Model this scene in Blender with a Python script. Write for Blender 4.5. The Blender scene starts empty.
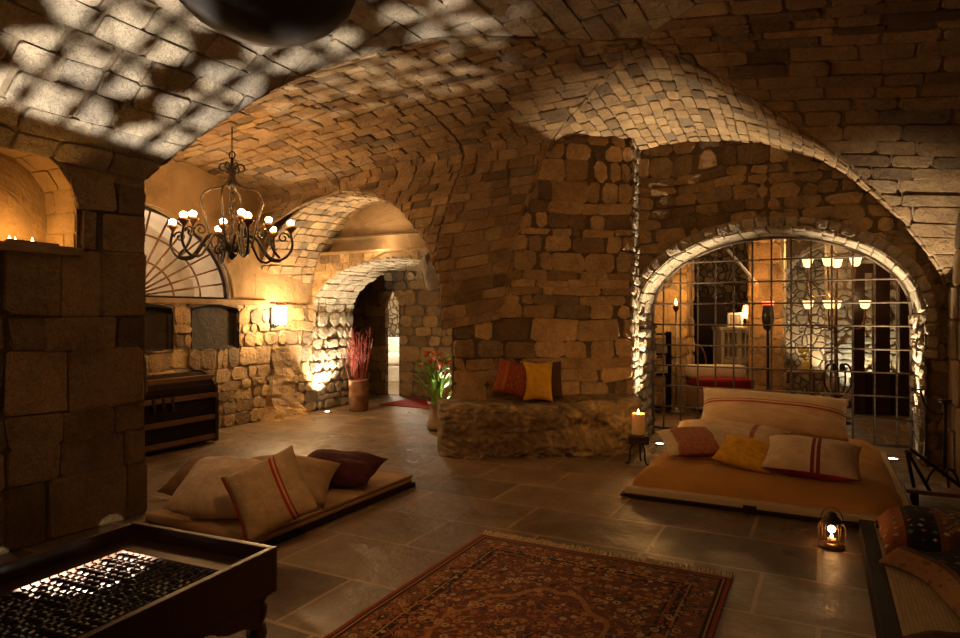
import bpy, bmesh, math, random
from mathutils import Vector, Matrix, noise
random.seed(7)
R = random.Random(11)
U = R.uniform
SC = bpy.context.scene
COL = SC.collection
PI = math.pi
V = Vector

# ------------------------------------------------------------------ camera
CAM_H = 1.45
YAW = math.radians(27.6)
CA, SA = math.cos(YAW), math.sin(YAW)
FPX, HOR = 652.0, 315.0


def at(px, z):
    """plan position of a photo column at distance z along the view"""
    x = (px - 480) / FPX * z
    return (CA * x - SA * z, SA * x + CA * z)


def hh(py, z):
    return CAM_H - (py - HOR) / FPX * z


def fl(px, py):
    return at(px, CAM_H * FPX / (py - HOR))


cd = bpy.data.cameras.new('camera')
cam = bpy.data.objects.new('camera', cd)
COL.objects.link(cam)
cd.sensor_width = 36
cd.lens = FPX / 960 * 36
cd.shift_y = -(319 - HOR) / 960
cd.clip_start = 0.05
cam.location = (0, 0, CAM_H)
cam.rotation_euler = (PI / 2, 0, YAW)
SC.camera = cam
SC.view_settings.view_transform = 'Standard'
SC.view_settings.look = 'None'
SC.view_settings.gamma = 1
SC.view_settings.exposure = 0.0
SC.view_settings.use_curve_mapping = False


# ------------------------------------------------------------------ materials
class NT:
    def __init__(s, name):
        s.m = bpy.data.materials.new(name)
        s.m.use_nodes = True
        s.t = s.m.node_tree
        s.n = s.t.nodes
        s.b = s.n['Principled BSDF']

    def node(s, kind, **kw):
        n = s.n.new('ShaderNode' + kind)
        for k, v in kw.items():
            if k in n.inputs:
                n.inputs[k].default_value = v
            else:
                setattr(n, k, v)
        return n

    def link(s, a, b):
        s.t.links.new(a, b)

    def ramp(s, fac, stops, interp='LINEAR'):
        r = s.n.new('ShaderNodeValToRGB')
        r.color_ramp.interpolation = interp
        el = r.color_ramp.elements
        while len(el) < len(stops):
            el.new(0.5)
        for e, (p, c) in zip(el, stops):
            e.position = p
            e.color = (*c, 1)
        s.link(fac, r.inputs['Fac'])
        return r.outputs['Color']

    def math(s, op, a, b=None, c=None):
        n = s.n.new('ShaderNodeMath')
        n.operation = op
        for i, x in enumerate((a, b, c)):
            if x is None:
                continue
            if isinstance(x, (int, float)):
                n.inputs[i].default_value = x
            else:
                s.link(x, n.inputs[i])
        return n.outputs[0]

    def mix(s, fac, a, b, mode='MIX'):
        n = s.n.new('ShaderNodeMix')
        n.data_type = 'RGBA'
        n.blend_type = mode
        n.clamp_factor = True
        ins = {'f': n.inputs[0], 'a': n.inputs[6], 'b': n.inputs[7]}
        for k, x in (('f', fac), ('a', a), ('b', b)):
            if isinstance(x, (int, float)):
                ins[k].default_value = x
            elif isinstance(x, tuple):
                ins[k].default_value = (*x, 1)
            else:
                s.link(x, ins[k])
        return n.outputs[2]

    def pos(s, kind='Object', scale=None):
        c = s.node('TexCoord').outputs[kind]
        if scale:
            mp = s.node('Mapping')
            mp.inputs['Scale'].default_value = scale
            s.link(c, mp.inputs['Vector'])
            return mp.outputs[0]
        return c

    def noise(s, vec, scale, detail=4, rough=.55, dist=0):
        n = s.node('TexNoise', Scale=scale, Detail=detail, Roughness=rough, Distortion=dist)
        if vec is not None:
            s.link(vec, n.inputs['Vector'])
        return n.outputs['Fac']

    def bump(s, h, strength=.5, dist=.02, prev=None):
        n = s.node('Bump', Strength=strength, Distance=dist)
        s.link(h, n.inputs['Height'])
        if prev is not None:
            s.link(prev, n.inputs['Normal'])
        return n.outputs[0]

    def out(s, color=None, rough=None, metal=None, normal=None, **kw):
        def put(nm, x):
            if x is None:
                return
            i = s.b.inputs[nm]
            if isinstance(x, (int, float)):
                i.default_value = x
            elif isinstance(x, tuple):
                i.default_value = (*x, 1) if len(i.default_value) == 4 else x
            else:
                s.link(x, i)
        put('Base Color', color)
        put('Roughness', rough)
        put('Metallic', metal)
        put('Normal', normal)
        for k, x in kw.items():
            put(k, x)
        return s.m


def stone_mat(name, stops, rough=.88, grime=.75, nscale=5.0, bump=.9):
    n = NT(name)
    p = n.pos()
    ri = n.node('NewGeometry').outputs['Random Per Island']
    c = n.ramp(ri, stops)
    a = n.noise(p, nscale, 8, .65)
    b = n.noise(p, nscale * 6, 6, .7)
    c = n.mix(grime, c, n.ramp(a, [(.25, (.35, .32, .3)), (.5, (.85, .8, .75)), (.75, (1.25, 1.2, 1.1))]), 'MULTIPLY')
    c = n.mix(.35, c, n.ramp(b, [(.3, (.45, .42, .4)), (.6, (1.1, 1.08, 1.05))]), 'MULTIPLY')
    f = n.noise(p, nscale * 20, 5, .75)
    c = n.mix(.55, c, n.ramp(f, [(.32, (.38, .36, .34)), (.5, (.95, .95, .93)), (.7, (1.35, 1.32, 1.28))]), 'MULTIPLY')
    v = n.node('TexVoronoi', Scale=nscale * 3.2, feature='DISTANCE_TO_EDGE')
    mx = n.node('Mix', data_type='VECTOR')
    mx.inputs[0].default_value = .25
    n.link(p, mx.inputs[4])
    dn = n.node('TexNoise', Scale=nscale * 1.5, Detail=4)
    n.link(p, dn.inputs['Vector'])
    n.link(dn.outputs['Color'], mx.inputs[5])
    n.link(mx.outputs[1], v.inputs['Vector'])
    cr = n.ramp(v.outputs['Distance'], [(0, (.5, .5, .5)), (.05, (1, 1, 1))])
    c = n.mix(.5, c, cr, 'MULTIPLY')
    nb = n.bump(a, bump, .06)
    nb = n.bump(cr, .35, .02, nb)
    nb = n.bump(f, bump * .7, .008, nb)
    nb = n.bump(b, bump, .022, nb)
    return n.out(c, rough, None, nb)


SAND = [(0, (.16, .11, .065)), (.2, (.34, .23, .12)), (.45, (.44, .30, .155)), (.7, (.38, .28, .17)), (.85, (.52, .37, .20)), (1, (.21, .17, .125))]
M = {}
M['vault'] = stone_mat('vault_brick', SAND)
M['front_vault'] = stone_mat('pale_vault_stone', [(0, (.42, .36, .28)), (.5, (.55, .47, .36)), (1, (.36, .32, .27))], grime=.6, nscale=4)
M['rubble'] = stone_mat('rubble_stone', [(0, (.17, .115, .065)), (.15, (.36, .24, .12)), (.4, (.55, .37, .18)), (.62, (.42, .30, .17)), (.8, (.66, .46, .23)), (.92, (.30, .23, .15)), (1, (.2, .15, .1))], nscale=4.5, bump=.8)
M['pale'] = stone_mat('pale_jamb_stone', [(0, (.42, .36, .27)), (.5, (.55, .48, .37)), (1, (.38, .33, .26))], nscale=7, bump=1.0)
M['dark_rubble'] = stone_mat('brown_rubble_stone', [(0, (.15, .10, .055)), (.3, (.28, .19, .095)), (.55, (.36, .24, .12)), (.8, (.44, .30, .15)), (1, (.22, .16, .095))], nscale=4, bump=.8)


def simple(name, col, rough=.6, metal=0, nscale=None, var=.3, bump=.3, bdist=.01, stretch=None, **kw):
    n = NT(name)
    if nscale is None:
        return n.out(col, rough, metal, **kw)
    a = n.noise(n.pos('Object', stretch), nscale, 6, .6)
    lo = tuple(x * (1 - var) for x in col)
    hi = tuple(min(1, x * (1 + var)) for x in col)
    c = n.ramp(a, [(.3, lo), (.7, hi)])
    return n.out(c, rough, metal, n.bump(a, bump, bdist), **kw)


def rock_mat(name, c1, c2, c3, scale=3):
    n = NT(name)
    p = n.pos()
    a = n.noise(p, scale, 10, .7, .4)
    v = n.node('TexVoronoi', Scale=scale * 2.2, feature='F1')
    n.link(p, v.inputs['Vector'])
    c = n.ramp(a, [(.25, c1), (.5, c2), (.72, c3)])
    c = n.mix(.4, c, n.ramp(v.outputs['Distance'], [(0, (1, 1, 1)), (.8, (.6, .55, .5))]), 'MULTIPLY')
    nb = n.bump(a, .9, .06)
    nb = n.bump(n.noise(p, scale * 9, 6, .7), .6, .012, nb)
    return n.out(c, .88, None, nb)


M['mortar'] = rock_mat('mortar', (.2, .15, .1), (.3, .23, .15), (.36, .28, .19), 6)
M['dark_mortar'] = rock_mat('dark_mortar', (.08, .055, .03), (.13, .09, .05), (.17, .118, .066), 6)
M['plaster'] = rock_mat('old_plaster', (.17, .11, .055), (.33, .22, .11), (.46, .32, .17), 1.6)
M['pale_plaster'] = rock_mat('pale_plaster', (.42, .36, .28), (.55, .48, .38), (.62, .55, .45), 2)
M['rock'] = rock_mat('bench_rock', (.05, .033, .018), (.25, .17, .085), (.55, .38, .19), 6)


def back_wall_mat(name, k=1.0):
    n = NT(name)
    p = n.pos()
    d = n.node('TexNoise', Scale=3.0, Detail=3)
    n.link(p, d.inputs['Vector'])
    mx = n.node('Mix', data_type='VECTOR')
    mx.inputs[0].default_value = .12
    n.link(p, mx.inputs[4])
    n.link(d.outputs['Color'], mx.inputs[5])
    v = n.node('TexVoronoi', Scale=8.0, feature='DISTANCE_TO_EDGE')
    v2 = n.node('TexVoronoi', Scale=8.0, feature='F1')
    n.link(mx.outputs[1], v.inputs['Vector'])
    n.link(mx.outputs[1], v2.inputs['Vector'])
    sc_ = n.node('SeparateColor')
    n.link(v2.outputs['Color'], sc_.inputs[0])
    c = n.ramp(sc_.outputs[0], [(0, (.2 * k, .145 * k, .085 * k)), (.5, (.33 * k, .24 * k, .14 * k)), (1, (.42 * k, .32 * k, .2 * k))])
    c = n.mix(.6, c, n.ramp(n.noise(p, 9, 6, .7), [(.3, (.5, .5, .5)), (.7, (1.2, 1.2, 1.2))]), 'MULTIPLY')
    e = n.ramp(v.outputs['Distance'], [(0, (.35, .33, .3)), (.09, (1, 1, 1))])
    c = n.mix(1, c, e, 'MULTIPLY')
    nb = n.bump(n.ramp(v.outputs['Distance'], [(0, (0, 0, 0)), (.12, (1, 1, 1))]), .9, .05)
    nb = n.bump(n.noise(p, 20, 6, .7), .5, .015, nb)
    return n.out(c, .9, None, nb)


M['back_wall'] = back_wall_mat('far_rubble_wall')


def floor_mat():
    n = NT('slate_flagstones')
    p = n.pos()
    d = n.node('TexNoise', Scale=2.0, Detail=2)
    n.link(p, d.inputs['Vector'])
    mx = n.node('Mix', data_type='VECTOR')
    mx.inputs[0].default_value = .02
    n.link(p, mx.inputs[4])
    n.link(d.outputs['Color'], mx.inputs[5])
    b = n.node('TexBrick', Scale=1.0)
    b.offset = .42
    b.squash = .72
    b.squash_frequency = 3
    b.inputs['Brick Width'].default_value = .92
    b.inputs['Row Height'].default_value = .56
    b.inputs['Mortar Size'].default_value = .013
    b.inputs['Mortar Smooth'].default_value = .3
    b.inputs['Bias'].default_value = 0
    b.inputs['Color1'].default_value = (.085, .060, .038, 1)
    b.inputs['Color2'].default_value = (.21, .145, .085, 1)
    b.inputs['Mortar'].default_value = (.34, .24, .135, 1)
    n.link(mx.outputs[1], b.inputs['Vector'])
    a = n.noise(p, 2.2, 8, .65)
    f = n.noise(p, 14, 6, .7)
    c = n.mix(.75, b.outputs['Color'], n.ramp(a, [(.3, (.5, .48, .46)), (.7, (1.35, 1.25, 1.1))]), 'MULTIPLY')
    c = n.mix(.4, c, n.ramp(f, [(.3, (.6, .6, .6)), (.7, (1.2, 1.2, 1.15))]), 'MULTIPLY')
    r = n.ramp(n.noise(p, 4, 6, .6), [(.3, (.24,) * 3), (.7, (.58,) * 3)])
    nb = n.bump(b.outputs['Fac'], -.5, .012)
    nb = n.bump(a, .35, .06, nb)
    nb = n.bump(f, .55, .012, nb)
    return n.out(c, r, None, nb, **{'Specular IOR Level': .4})


M['floor'] = floor_mat()
M['iron'] = simple('wrought_iron', (.045, .035, .028), .45, .7, 30, .4, .3, .003)
M['gate_iron'] = simple('gate_iron', (.16, .12, .09), .5, .35, 30, .4, .3, .002)
M['bronze'] = simple('bronze_iron', (.20, .11, .05), .42, .75, 25, .4, .3, .003)
M['dark_wood'] = simple('dark_walnut', (.026, .011, .007), .34, 0, 9, .45, .15, .003, (1, 8, 8))
M['black_wood'] = simple('blackened_wood', (.022, .014, .010), .6, 0, 9, .4, .3, .004, (8, 1, 8), **{'Specular IOR Level': .06})
M['brown_wood'] = simple('brown_wood', (.17, .085, .04), .5, 0, 8, .4, .3, .004, (8, 1, 8))
M['hood'] = simple('brown_hood', (.075, .042, .022), .6, 0, 9, .5, .4, .01)
M['copper'] = simple('old_copper', (.20, .095, .05), .55, .4, 8, .5, .25, .005)
M['terracotta'] = simple('brown_clay', (.24, .13, .08), .6, 0, 10, .4, .3, .005)
M['clay_grey'] = simple('glazed_clay', (.27, .20, .15), .4, 0, 9, .35, .2, .004)
M['wax'] = simple('candle_wax', (.75, .55, .28), .5, 0, **{'Subsurface Weight': .6, 'Subsurface Radius': (.04, .02, .008), 'Subsurface Scale': 1.0})
M['white_paint'] = simple('white_paint', (.62, .56, .46), .55, 0, 14, .2, .2, .003)
M['brass'] = simple('brass', (.5, .33, .12), .35, .9)
M['steel'] = simple('brushed_steel', (.5, .48, .45), .35, .9)


def emit(name, col, strength):
    n = NT(name)
    n.b.inputs['Base Color'].default_value = (.8, .7, .5, 1)
    n.b.inputs['Emission Color'].default_value = (*col, 1)
    n.b.inputs['Emission Strength'].default_value = strength
    return n.m


M['flame'] = emit('candle_flame', (1, .62, .22), 25)
M['bulb'] = emit('glowing_bulb', (1, .70, .34), 22)
M['shade_lit'] = emit('lit_glass_shade', (1, .62, .24), 2.6)
M['lamp_lit'] = emit('lit_lamp_glass', (1, .80, .5), 45)
M['lens_lit'] = emit('spot_lens', (1, .85, .6), 40)
M['orange_shade'] = emit('lit_orange_shade', (1, .36, .07), 1.6)
M['red_shade'] = emit('lit_red_shade', (1, .05, .02), 1.8)


def glass(name, col=(1, 1, 1), rough=.03):
    n = NT(name)
    return n.out(col, rough, 0, None, **{'Transmission Weight': 1.0, 'IOR': 1.12})


M['glass'] = glass('lantern_glass', (1, .9, .75))


def cloth(name, col, stripes=(), axis=0, wscale=160, var=.18, sheen=.03, edge=None):
    """woven cloth; stripes = [(centre, half_width, colour)] across uv axis"""
    n = NT(name)
    uv = n.node('UVMap').outputs[0]
    sep = n.node('SeparateXYZ')
    n.link(uv, sep.inputs[0])
    a = n.noise(uv, 7, 6, .6)
    c = n.ramp(a, [(.3, tuple(x * (1 - var) for x in col)), (.7, tuple(min(1, x * (1 + var)) for x in col))])
    t = sep.outputs[axis]
    for (c0, hw, sc) in stripes:
        d = n.math('ABSOLUTE', n.math('SUBTRACT', t, c0))
        c = n.mix(n.math('LESS_THAN', d, hw), c, sc)
    w = n.node('TexWave', Scale=wscale / 6, Distortion=1.0)
    n.link(uv, w.inputs['Vector'])
    w.inputs['Detail'].default_value = 2
    nb = n.bump(w.outputs['Fac'], .15, .002)
    nb = n.bump(n.noise(uv, 9, 5, .6, .6), .5, .02, nb)
    return n.out(c, .92, None, nb, **{'Sheen Weight': sheen, 'Specular IOR Level': .1})


RED = (.34, .03, .02)
M['burlap_stripe'] = cloth('striped_burlap', (.46, .33, .19), [(.66, .018, RED), (.72, .012, RED)], 0)
M['cream_cloth'] = cloth('cream_linen', (.60, .47, .34))
M['cream_tan'] = cloth('tan_linen', (.40, .26, .14))
M['brown_cloth'] = cloth('brown_cloth', (.22, .13, .075), [(.9, .05, (.16, .03, .02))], 0)
M['maroon'] = cloth('dark_maroon_cloth', (.075, .022, .026), var=.35)
M['yellow'] = cloth('mustard_cloth', (.56, .31, .025))
M['bed_yellow'] = cloth('mustard_velvet', (.50, .27, .025), var=.3)
M['ochre'] = cloth('ochre_bed_cover', (.38, .19, .05), var=.16)
M['bolster'] = cloth('striped_grain_sack', (.58, .43, .27), [(.55, .022, (.36, .08, .05)), (.62, .010, (.36, .08, .05))], 1)
M['sack_two'] = cloth('sack_with_two_stripes', (.54, .41, .27), [(.52, .02, (.17, .03, .02)), (.58, .02, (.17, .03, .02))], 0)
M['sack_faint'] = cloth('sack_with_faint_stripe', (.50, .36, .22), [(.76, .02, (.3, .1, .06))], 0)
M['red_under'] = cloth('dark_red_backing', (.22, .02, .015))
M['dark_brown_cloth'] = cloth('dark_brown_cloth', (.07, .035, .02))
M['tatami'] = cloth('ribbed_beige_pad', (.40, .30, .16), [(x / 14, .006, (.25, .18, .09)) for x in range(1, 14)], 0)
M['pale_tape'] = cloth('pale_edge', (.46, .36, .23))


def kilim(name, bands, motif, lines, sx=2.0, sy=1.0, msc=11):
    """bands along uv x, concentric stepped diamonds, small scattered motifs on the dark bands"""
    n = NT(name)
    uv = n.node('UVMap').outputs[0]
    sep = n.node('SeparateXYZ')
    n.link(uv, sep.inputs[0])
    x, y = sep.outputs[0], sep.outputs[1]
    c = n.ramp(x, bands, 'CONSTANT')
    fx = n.math('ABSOLUTE', n.math('SUBTRACT', n.math('FRACT', n.math('MULTIPLY', x, sx)), .5))
    fy = n.math('ABSOLUTE', n.math('SUBTRACT', n.math('FRACT', n.math('MULTIPLY', y, sy)), .5))
    fx = n.math('SNAP', fx, .035)
    dd = n.math('FRACT', n.math('MULTIPLY', n.math('ADD', fx, fy), 4.0))
    dc = n.ramp(dd, lines, 'CONSTANT')
    c = n.mix(n.math('GREATER_THAN', x, .36), c, n.mix(.75, c, dc))
    v = n.node('TexVoronoi', Scale=msc, feature='F1', distance='MANHATTAN', Randomness=.4)
    n.link(uv, v.inputs['Vector'])
    m = n.math('LESS_THAN', v.outputs['Distance'], .42)
    sc_ = n.node('SeparateColor')
    n.link(v.outputs['Color'], sc_.inputs[0])
    m = n.math('MULTIPLY', m, n.math('GREATER_THAN', sc_.outputs[2], .22))
    c = n.mix(m, c, n.ramp(sc_.outputs[0], motif, 'CONSTANT'))
    c = n.mix(.5, c, n.ramp(n.noise(uv, 40, 5, .7), [(.3, (.45, .45, .45)), (.7, (1.25, 1.2, 1.15))]), 'MULTIPLY')
    w = n.node('TexWave', Scale=40, bands_direction='Y')
    n.link(uv, w.inputs['Vector'])
    nb = n.bump(w.outputs['Fac'], .3, .003)
    nb = n.bump(n.noise(uv, 14, 4, .6), .6, .02, nb)
    return n.out(c, .95, None, nb, **{'Sheen Weight': .02, 'Specular IOR Level': .1})


M['kilim_a'] = kilim('patterned_kilim', [(0, (.28, .095, .03)), (.13, (.05, .02, .02)), (.16, (.018, .016, .018)), (.32, (.14, .05, .02)), (.36, (.20, .10, .035))],
                     [(0, (.50, .42, .28)), (.4, (.06, .18, .09)), (.62, (.38, .10, .04)), (.82, (.42, .28, .1))],
                     [(0, (.03, .02, .022)), (.3, (.26, .12, .04)), (.45, (.03, .02, .02)), (.6, (.30, .19, .07)), (.75, (.06, .02, .025))], 1.6, 1.0, 14)
M['kilim_b'] = kilim('dark_patterned_kilim', [(0, (.24, .12, .045)), (.10, (.10, .045, .02)), (.14, (.018, .014, .014)), (.62, (.20, .10, .045)), (.68, (.03, .02, .02)), (.8, (.16, .08, .04))],
                     [(0, (.13, .08, .045)), (.5, (.18, .11, .06)), (.8, (.12, .035, .02))],
                     [(0, (.022, .016, .016)), (.5, (.05, .032, .022)), (.7, (.02, .015, .015))], 3.0, 2.0, 13)
M['red_kilim'] = kilim('red_woven_cloth', [(0, (.30, .07, .02)), (.2, (.34, .12, .03)), (.3, (.26, .05, .02)), (.6, (.32, .10, .03)), (.75, (.22, .035, .02))],
                     [(0, (.16, .03, .015)), (.5, (.36, .17, .05))], [(0, (.28, .05, .02)), (.4, (.34, .12, .04)), (.7, (.18, .03, .015))], 3, 3, 9)
M['patch_cloth'] = None


def rug_mat():
    n = NT('oriental_rug')
    uv = n.node('UVMap').outputs[0]          # metres: 0..W, 0..L
    sep = n.node('SeparateXYZ')
    n.link(uv, sep.inputs[0])
    x, y = sep.outputs[0], sep.outputs[1]
    W, L = 1.54, 2.5
    ex = n.math('MINIMUM', x, n.math('SUBTRACT', W, x))
    ey = n.math('MINIMUM', y, n.math('SUBTRACT', L, y))
    e = n.math('MINIMUM', ex, ey)
    # border bands
    red, dk, gold, blue, cream = (.27, .055, .025), (.03, .02, .017), (.36, .18, .065), (.04, .05, .055), (.42, .31, .17)
    base = n.ramp(n.math('MULTIPLY', e, 2.5), [(0, red), (.05, dk), (.075, gold), (.10, dk), (.14, (.17, .07, .035)), (.42, dk), (.45, gold), (.48, dk), (.56, (.2, .06, .03)), (.62, dk), (.65, (.14, .05, .028))], 'CONSTANT')
    # floral scatter : rings of voronoi
    v = n.node('TexVoronoi', Scale=22, feature='F1', Randomness=.7)
    n.link(uv, v.inputs['Vector'])
    ring = n.math('LESS_THAN', n.math('ABSOLUTE', n.math('SUBTRACT', v.outputs['Distance'], .36)), .10)
    core = n.math('LESS_THAN', v.outputs['Distance'], .17)
    sepc = n.node('SeparateColor')
    n.link(v.outputs['Color'], sepc.inputs[0])
    pc = n.ramp(sepc.outputs[0], [(0, gold), (.3, blue), (.5, cream), (.72, (.3, .10, .04)), (.88, dk)], 'CONSTANT')
    pc2 = n.ramp(sepc.outputs[1], [(0, dk), (.35, gold), (.6, red), (.8, cream)], 'CONSTANT')
    inb = n.math('GREATER_THAN', e, .06)
    c = n.mix(n.math('MULTIPLY', ring, inb), base, pc)
    c = n.mix(n.math('MULTIPLY', core, inb), c, pc2)
    # vines
    nz = n.noise(uv, 9, 2, .5, 1.2)
    vine = n.math('LESS_THAN', n.math('ABSOLUTE', n.math('SUBTRACT', nz, .5)), .014)
    c = n.mix(n.math('MULTIPLY', vine, inb), c, gold)
    # corner and centre medallions by scalloped distance
    mx = n.math('ABSOLUTE', n.math('SUBTRACT', x, W / 2))
    my = n.math('ABSOLUTE', n.math('SUBTRACT', y, L / 2))
    r = n.math('SQRT', n.math('ADD', n.math('POWER', n.math('MULTIPLY', mx, 1.6), 2), n.math('POWER', my, 2)))
    ang = n.math('ARCTAN2', my, mx)
    r = n.math('ADD', r, n.math('MULTIPLY', n.math('SINE', n.math('MULTIPLY', ang, 12)), .03))
    med = n.math('LESS_THAN', n.math('ABSOLUTE', n.math('SUBTRACT', r, .62)), .02)
    c = n.mix(n.math('MULTIPLY', med, .7), c, gold)
    # pile mottling
    mo = n.noise(uv, 45, 5, .7)
    c = n.mix(.6, c, n.ramp(mo, [(.3, (.5, .5, .5)), (.7, (1.3, 1.25, 1.2))]), 'MULTIPLY')
    nb = n.bump(n.noise(uv, 180, 3, .6), .5, .006)
    return n.out(c, .95, None, nb, **{'Sheen Weight': .02, 'Specular IOR Level': .1})


M['rug'] = rug_mat()


def patch_mat():
    n = NT('cream_cloth_with_red_patch')
    uv = n.node('UVMap').outputs[0]
    sep = n.node('SeparateXYZ')
    n.link(uv, sep.inputs[0])
    a = n.noise(uv, 8, 5, .6)
    c = n.ramp(a, [(.3, (.42, .33, .2)), (.7, (.55, .43, .28))])
    sd = n.math('ADD', sep.outputs[0], n.math('MULTIPLY', a, .12))
    m = n.math('MULTIPLY', n.math('GREATER_THAN', sd, .2), n.math('LESS_THAN', sd, .78))
    c = n.mix(m, c, n.ramp(n.noise(uv, 22, 4, .7), [(.35, (.22, .06, .035)), (.65, (.36, .15, .08))]))
    return n.out(c, .92, None, n.bump(n.noise(uv, 9, 5, .6, .6), .5, .02))


M['patch_cloth'] = patch_mat()
M['green'] = simple('leaf_green', (.07, .20, .025), .5, 0, 20, .4, .2, .003, **{'Subsurface Weight': 0.0})
M['light_green'] = simple('stem_green', (.17, .32, .05), .5, 0, 20, .4, .2, .003)
M['petal_red'] = simple('red_petal', (.55, .035, .02), .55, 0, 20, .3, .1, .002)
M['petal_orange'] = simple('orange_petal', (.55, .13, .03), .55, 0, 20, .3, .1, .002)
M['twig_red'] = simple('red_twig', (.22, .04, .028), .7, 0, 40, .4, .2, .002)
M['yellow_flower'] = simple('yellow_petal', (.6, .42, .05), .6, 0, 20, .3, .1, .002)
M['fringe'] = simple('cotton_fringe', (.62, .5, .32), .95, 0, 40, .3, .2, .002)
M['white_cloth'] = simple('white_cloth', (.66, .6, .5), .9, 0, 8, .12, .3, .01)
M['lattice_wood'] = simple('blackened_lattice', (.009, .005, .0035), .5, **{'Specular IOR Level': .12})
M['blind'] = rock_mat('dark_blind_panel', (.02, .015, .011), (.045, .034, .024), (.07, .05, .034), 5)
M['black_paint'] = simple('black_lacquer', (.02, .018, .016), .35)
M['bowl_metal'] = simple('dark_hammered_bowl', (.014, .010, .008), .75, 0, 16, .5, .4, .008)


# ------------------------------------------------------------------ mesh builder
class MB:
    def __init__(s):
        s.v, s.f, s.mi, s.uv = [], [], [], []

    def add(s, verts, faces, mi=0, uvs=None):
        o = len(s.v)
        s.v.extend([tuple(p) for p in verts])
        for k, f in enumerate(faces):
            s.f.append(tuple(i + o for i in f))
            s.mi.append(mi)
            s.uv.append([uvs[i] for i in f] if uvs else [(0, 0)] * len(f))

    def build(s, name, mats, parent=None, smooth=False, mat=None):
        me = bpy.data.meshes.new(name)
        vs = s.v
        me.from_pydata([tuple(v) for v in vs], [], s.f)
        for m in (mats if isinstance(mats, (list, tuple)) else [mats]):
            me.materials.append(m)
        me.polygons.foreach_set('material_index', s.mi)
        me.polygons.foreach_set('use_smooth', [smooth] * len(s.f))
        ul = me.uv_layers.new(name='UVMap')
        flat = [c for f in s.uv for p in f for c in p]
        ul.data.foreach_set('uv', flat)
        me.validate()
        me.update()
        o = bpy.data.objects.new(name, me)
        COL.objects.link(o)
        if parent is not None:
            o.parent = parent
        return o

    # shapes
    def box(s, x0, x1, y0, y1, z0, z1, b=0.0, mi=0, mat=None):
        if b <= 0:
            vs = [V((x, y, z)) for z in (z0, z1) for y in (y0, y1) for x in (x0, x1)]
            fs = [(0, 2, 3, 1), (4, 5, 7, 6), (0, 1, 5, 4), (2, 6, 7, 3), (0, 4, 6, 2), (1, 3, 7, 5)]
            if mat:
                vs = [mat @ v for v in vs]
            s.add(vs, fs, mi, [(0, 0), (1, 0), (0, 1), (1, 1)] * 2)
            return
        bm = bmesh.new()
        bmesh.ops.create_cube(bm, size=1)
        for v in bm.verts:
            v.co = V(((x0 + x1) / 2 + v.co.x * (x1 - x0), (y0 + y1) / 2 + v.co.y * (y1 - y0), (z0 + z1) / 2 + v.co.z * (z1 - z0)))
        bmesh.ops.bevel(bm, geom=bm.edges[:], offset=b, segments=2, profile=.7, affect='EDGES')
        s.bm(bm, mi, mat)

    def bm(s, bm, mi=0, mat=None):
        bm.verts.index_update()
        s.add([(mat @ v.co if mat else v.co.copy()) for v in bm.verts], [tuple(v.index for v in f.verts) for f in bm.faces], mi)
        bm.free()

    def tube(s, pts, r, n=8, closed=False, mi=0, cap=True):
        pts = [V(p) for p in pts]
        k = len(pts)
        rs = r if isinstance(r, (list, tuple)) else [r] * k
        ring = []
        t0 = (pts[1] - pts[0]).normalized()
        up = V((0, 0, 1)) if abs(t0.z) < .9 else V((1, 0, 0))
        nx = t0.cross(up).normalized()
        vs = []
        for i in range(k):
            if closed:
                t = (pts[(i + 1) % k] - pts[i - 1]).normalized()
            else:
                t = (pts[min(i + 1, k - 1)] - pts[max(i - 1, 0)])
                t = t.normalized() if t.length > 1e-9 else t0
            nx = (nx - t * nx.dot(t))
            nx = nx.normalized() if nx.length > 1e-6 else t.orthogonal().normalized()
            ny = t.cross(nx)
            for j in range(n):
                a = 2 * PI * j / n
                vs.append(pts[i] + (nx * math.cos(a) + ny * math.sin(a)) * rs[i])
        fs = []
        for i in range(k if closed else k - 1):
            for j in range(n):
                a, b = i * n + j, i * n + (j + 1) % n
                c, d = ((i + 1) % k) * n + (j + 1) % n, ((i + 1) % k) * n + j
                fs.append((a, b, c, d))
        if cap and not closed:
            fs.append(tuple(range(n - 1, -1, -1)))
            fs.append(tuple(range((k - 1) * n, k * n)))
        s.add(vs, fs, mi)

    def lathe(s, prof, c=(0, 0, 0), n=20, mi=0, arc=2 * PI, mat=None):
        vs, fs, uv = [], [], []
        k = len(prof)
        for i, (r, z) in enumerate(prof):
            for j in range(n):
                a = arc * j / n
                p = V((c[0] + r * math.cos(a), c[1] + r * math.sin(a), c[2] + z))
                vs.append(mat @ p if mat else p)
                uv.append((j / n, i / max(1, k - 1)))
        for i in range(k - 1):
            for j in range(n):
                fs.append((i * n + j, i * n + (j + 1) % n, (i + 1) * n + (j + 1) % n, (i + 1) * n + j))
        if prof[0][0] > 1e-4:
            fs.append(tuple(range(n - 1, -1, -1)))
        if prof[-1][0] > 1e-4:
            fs.append(tuple(range((k - 1) * n, k * n)))
        s.add(vs, fs, mi, uv)

    def ball(s, c, r, n=8, m=5, mi=0, sz=1.0):
        prof = [(r * math.sin(PI * i / m) if 0 < i < m else 1e-5, -r * sz * math.cos(PI * i / m)) for i in range(m + 1)]
        s.lathe(prof, c, n, mi)


def chaikin(pts, it=2, closed=False):
    pts = [V(p) for p in pts]
    for _ in range(it):
        q = []
        k = len(pts)
        if not closed:
            q.append(pts[0])
        for i in range(k if closed else k - 1):
            a, b = pts[i], pts[(i + 1) % k]
            q += [a * .75 + b * .25, a * .25 + b * .75]
        if not closed:
            q.append(pts[-1])
        pts = q
    return pts


def tag(o, label=None, cat=None, group=None, kind=None):
    if label:
        o['label'] = label
    if cat:
        o['category'] = cat
    if group:
        o['group'] = group
    if kind:
        o['kind'] = kind
    return o


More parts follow.
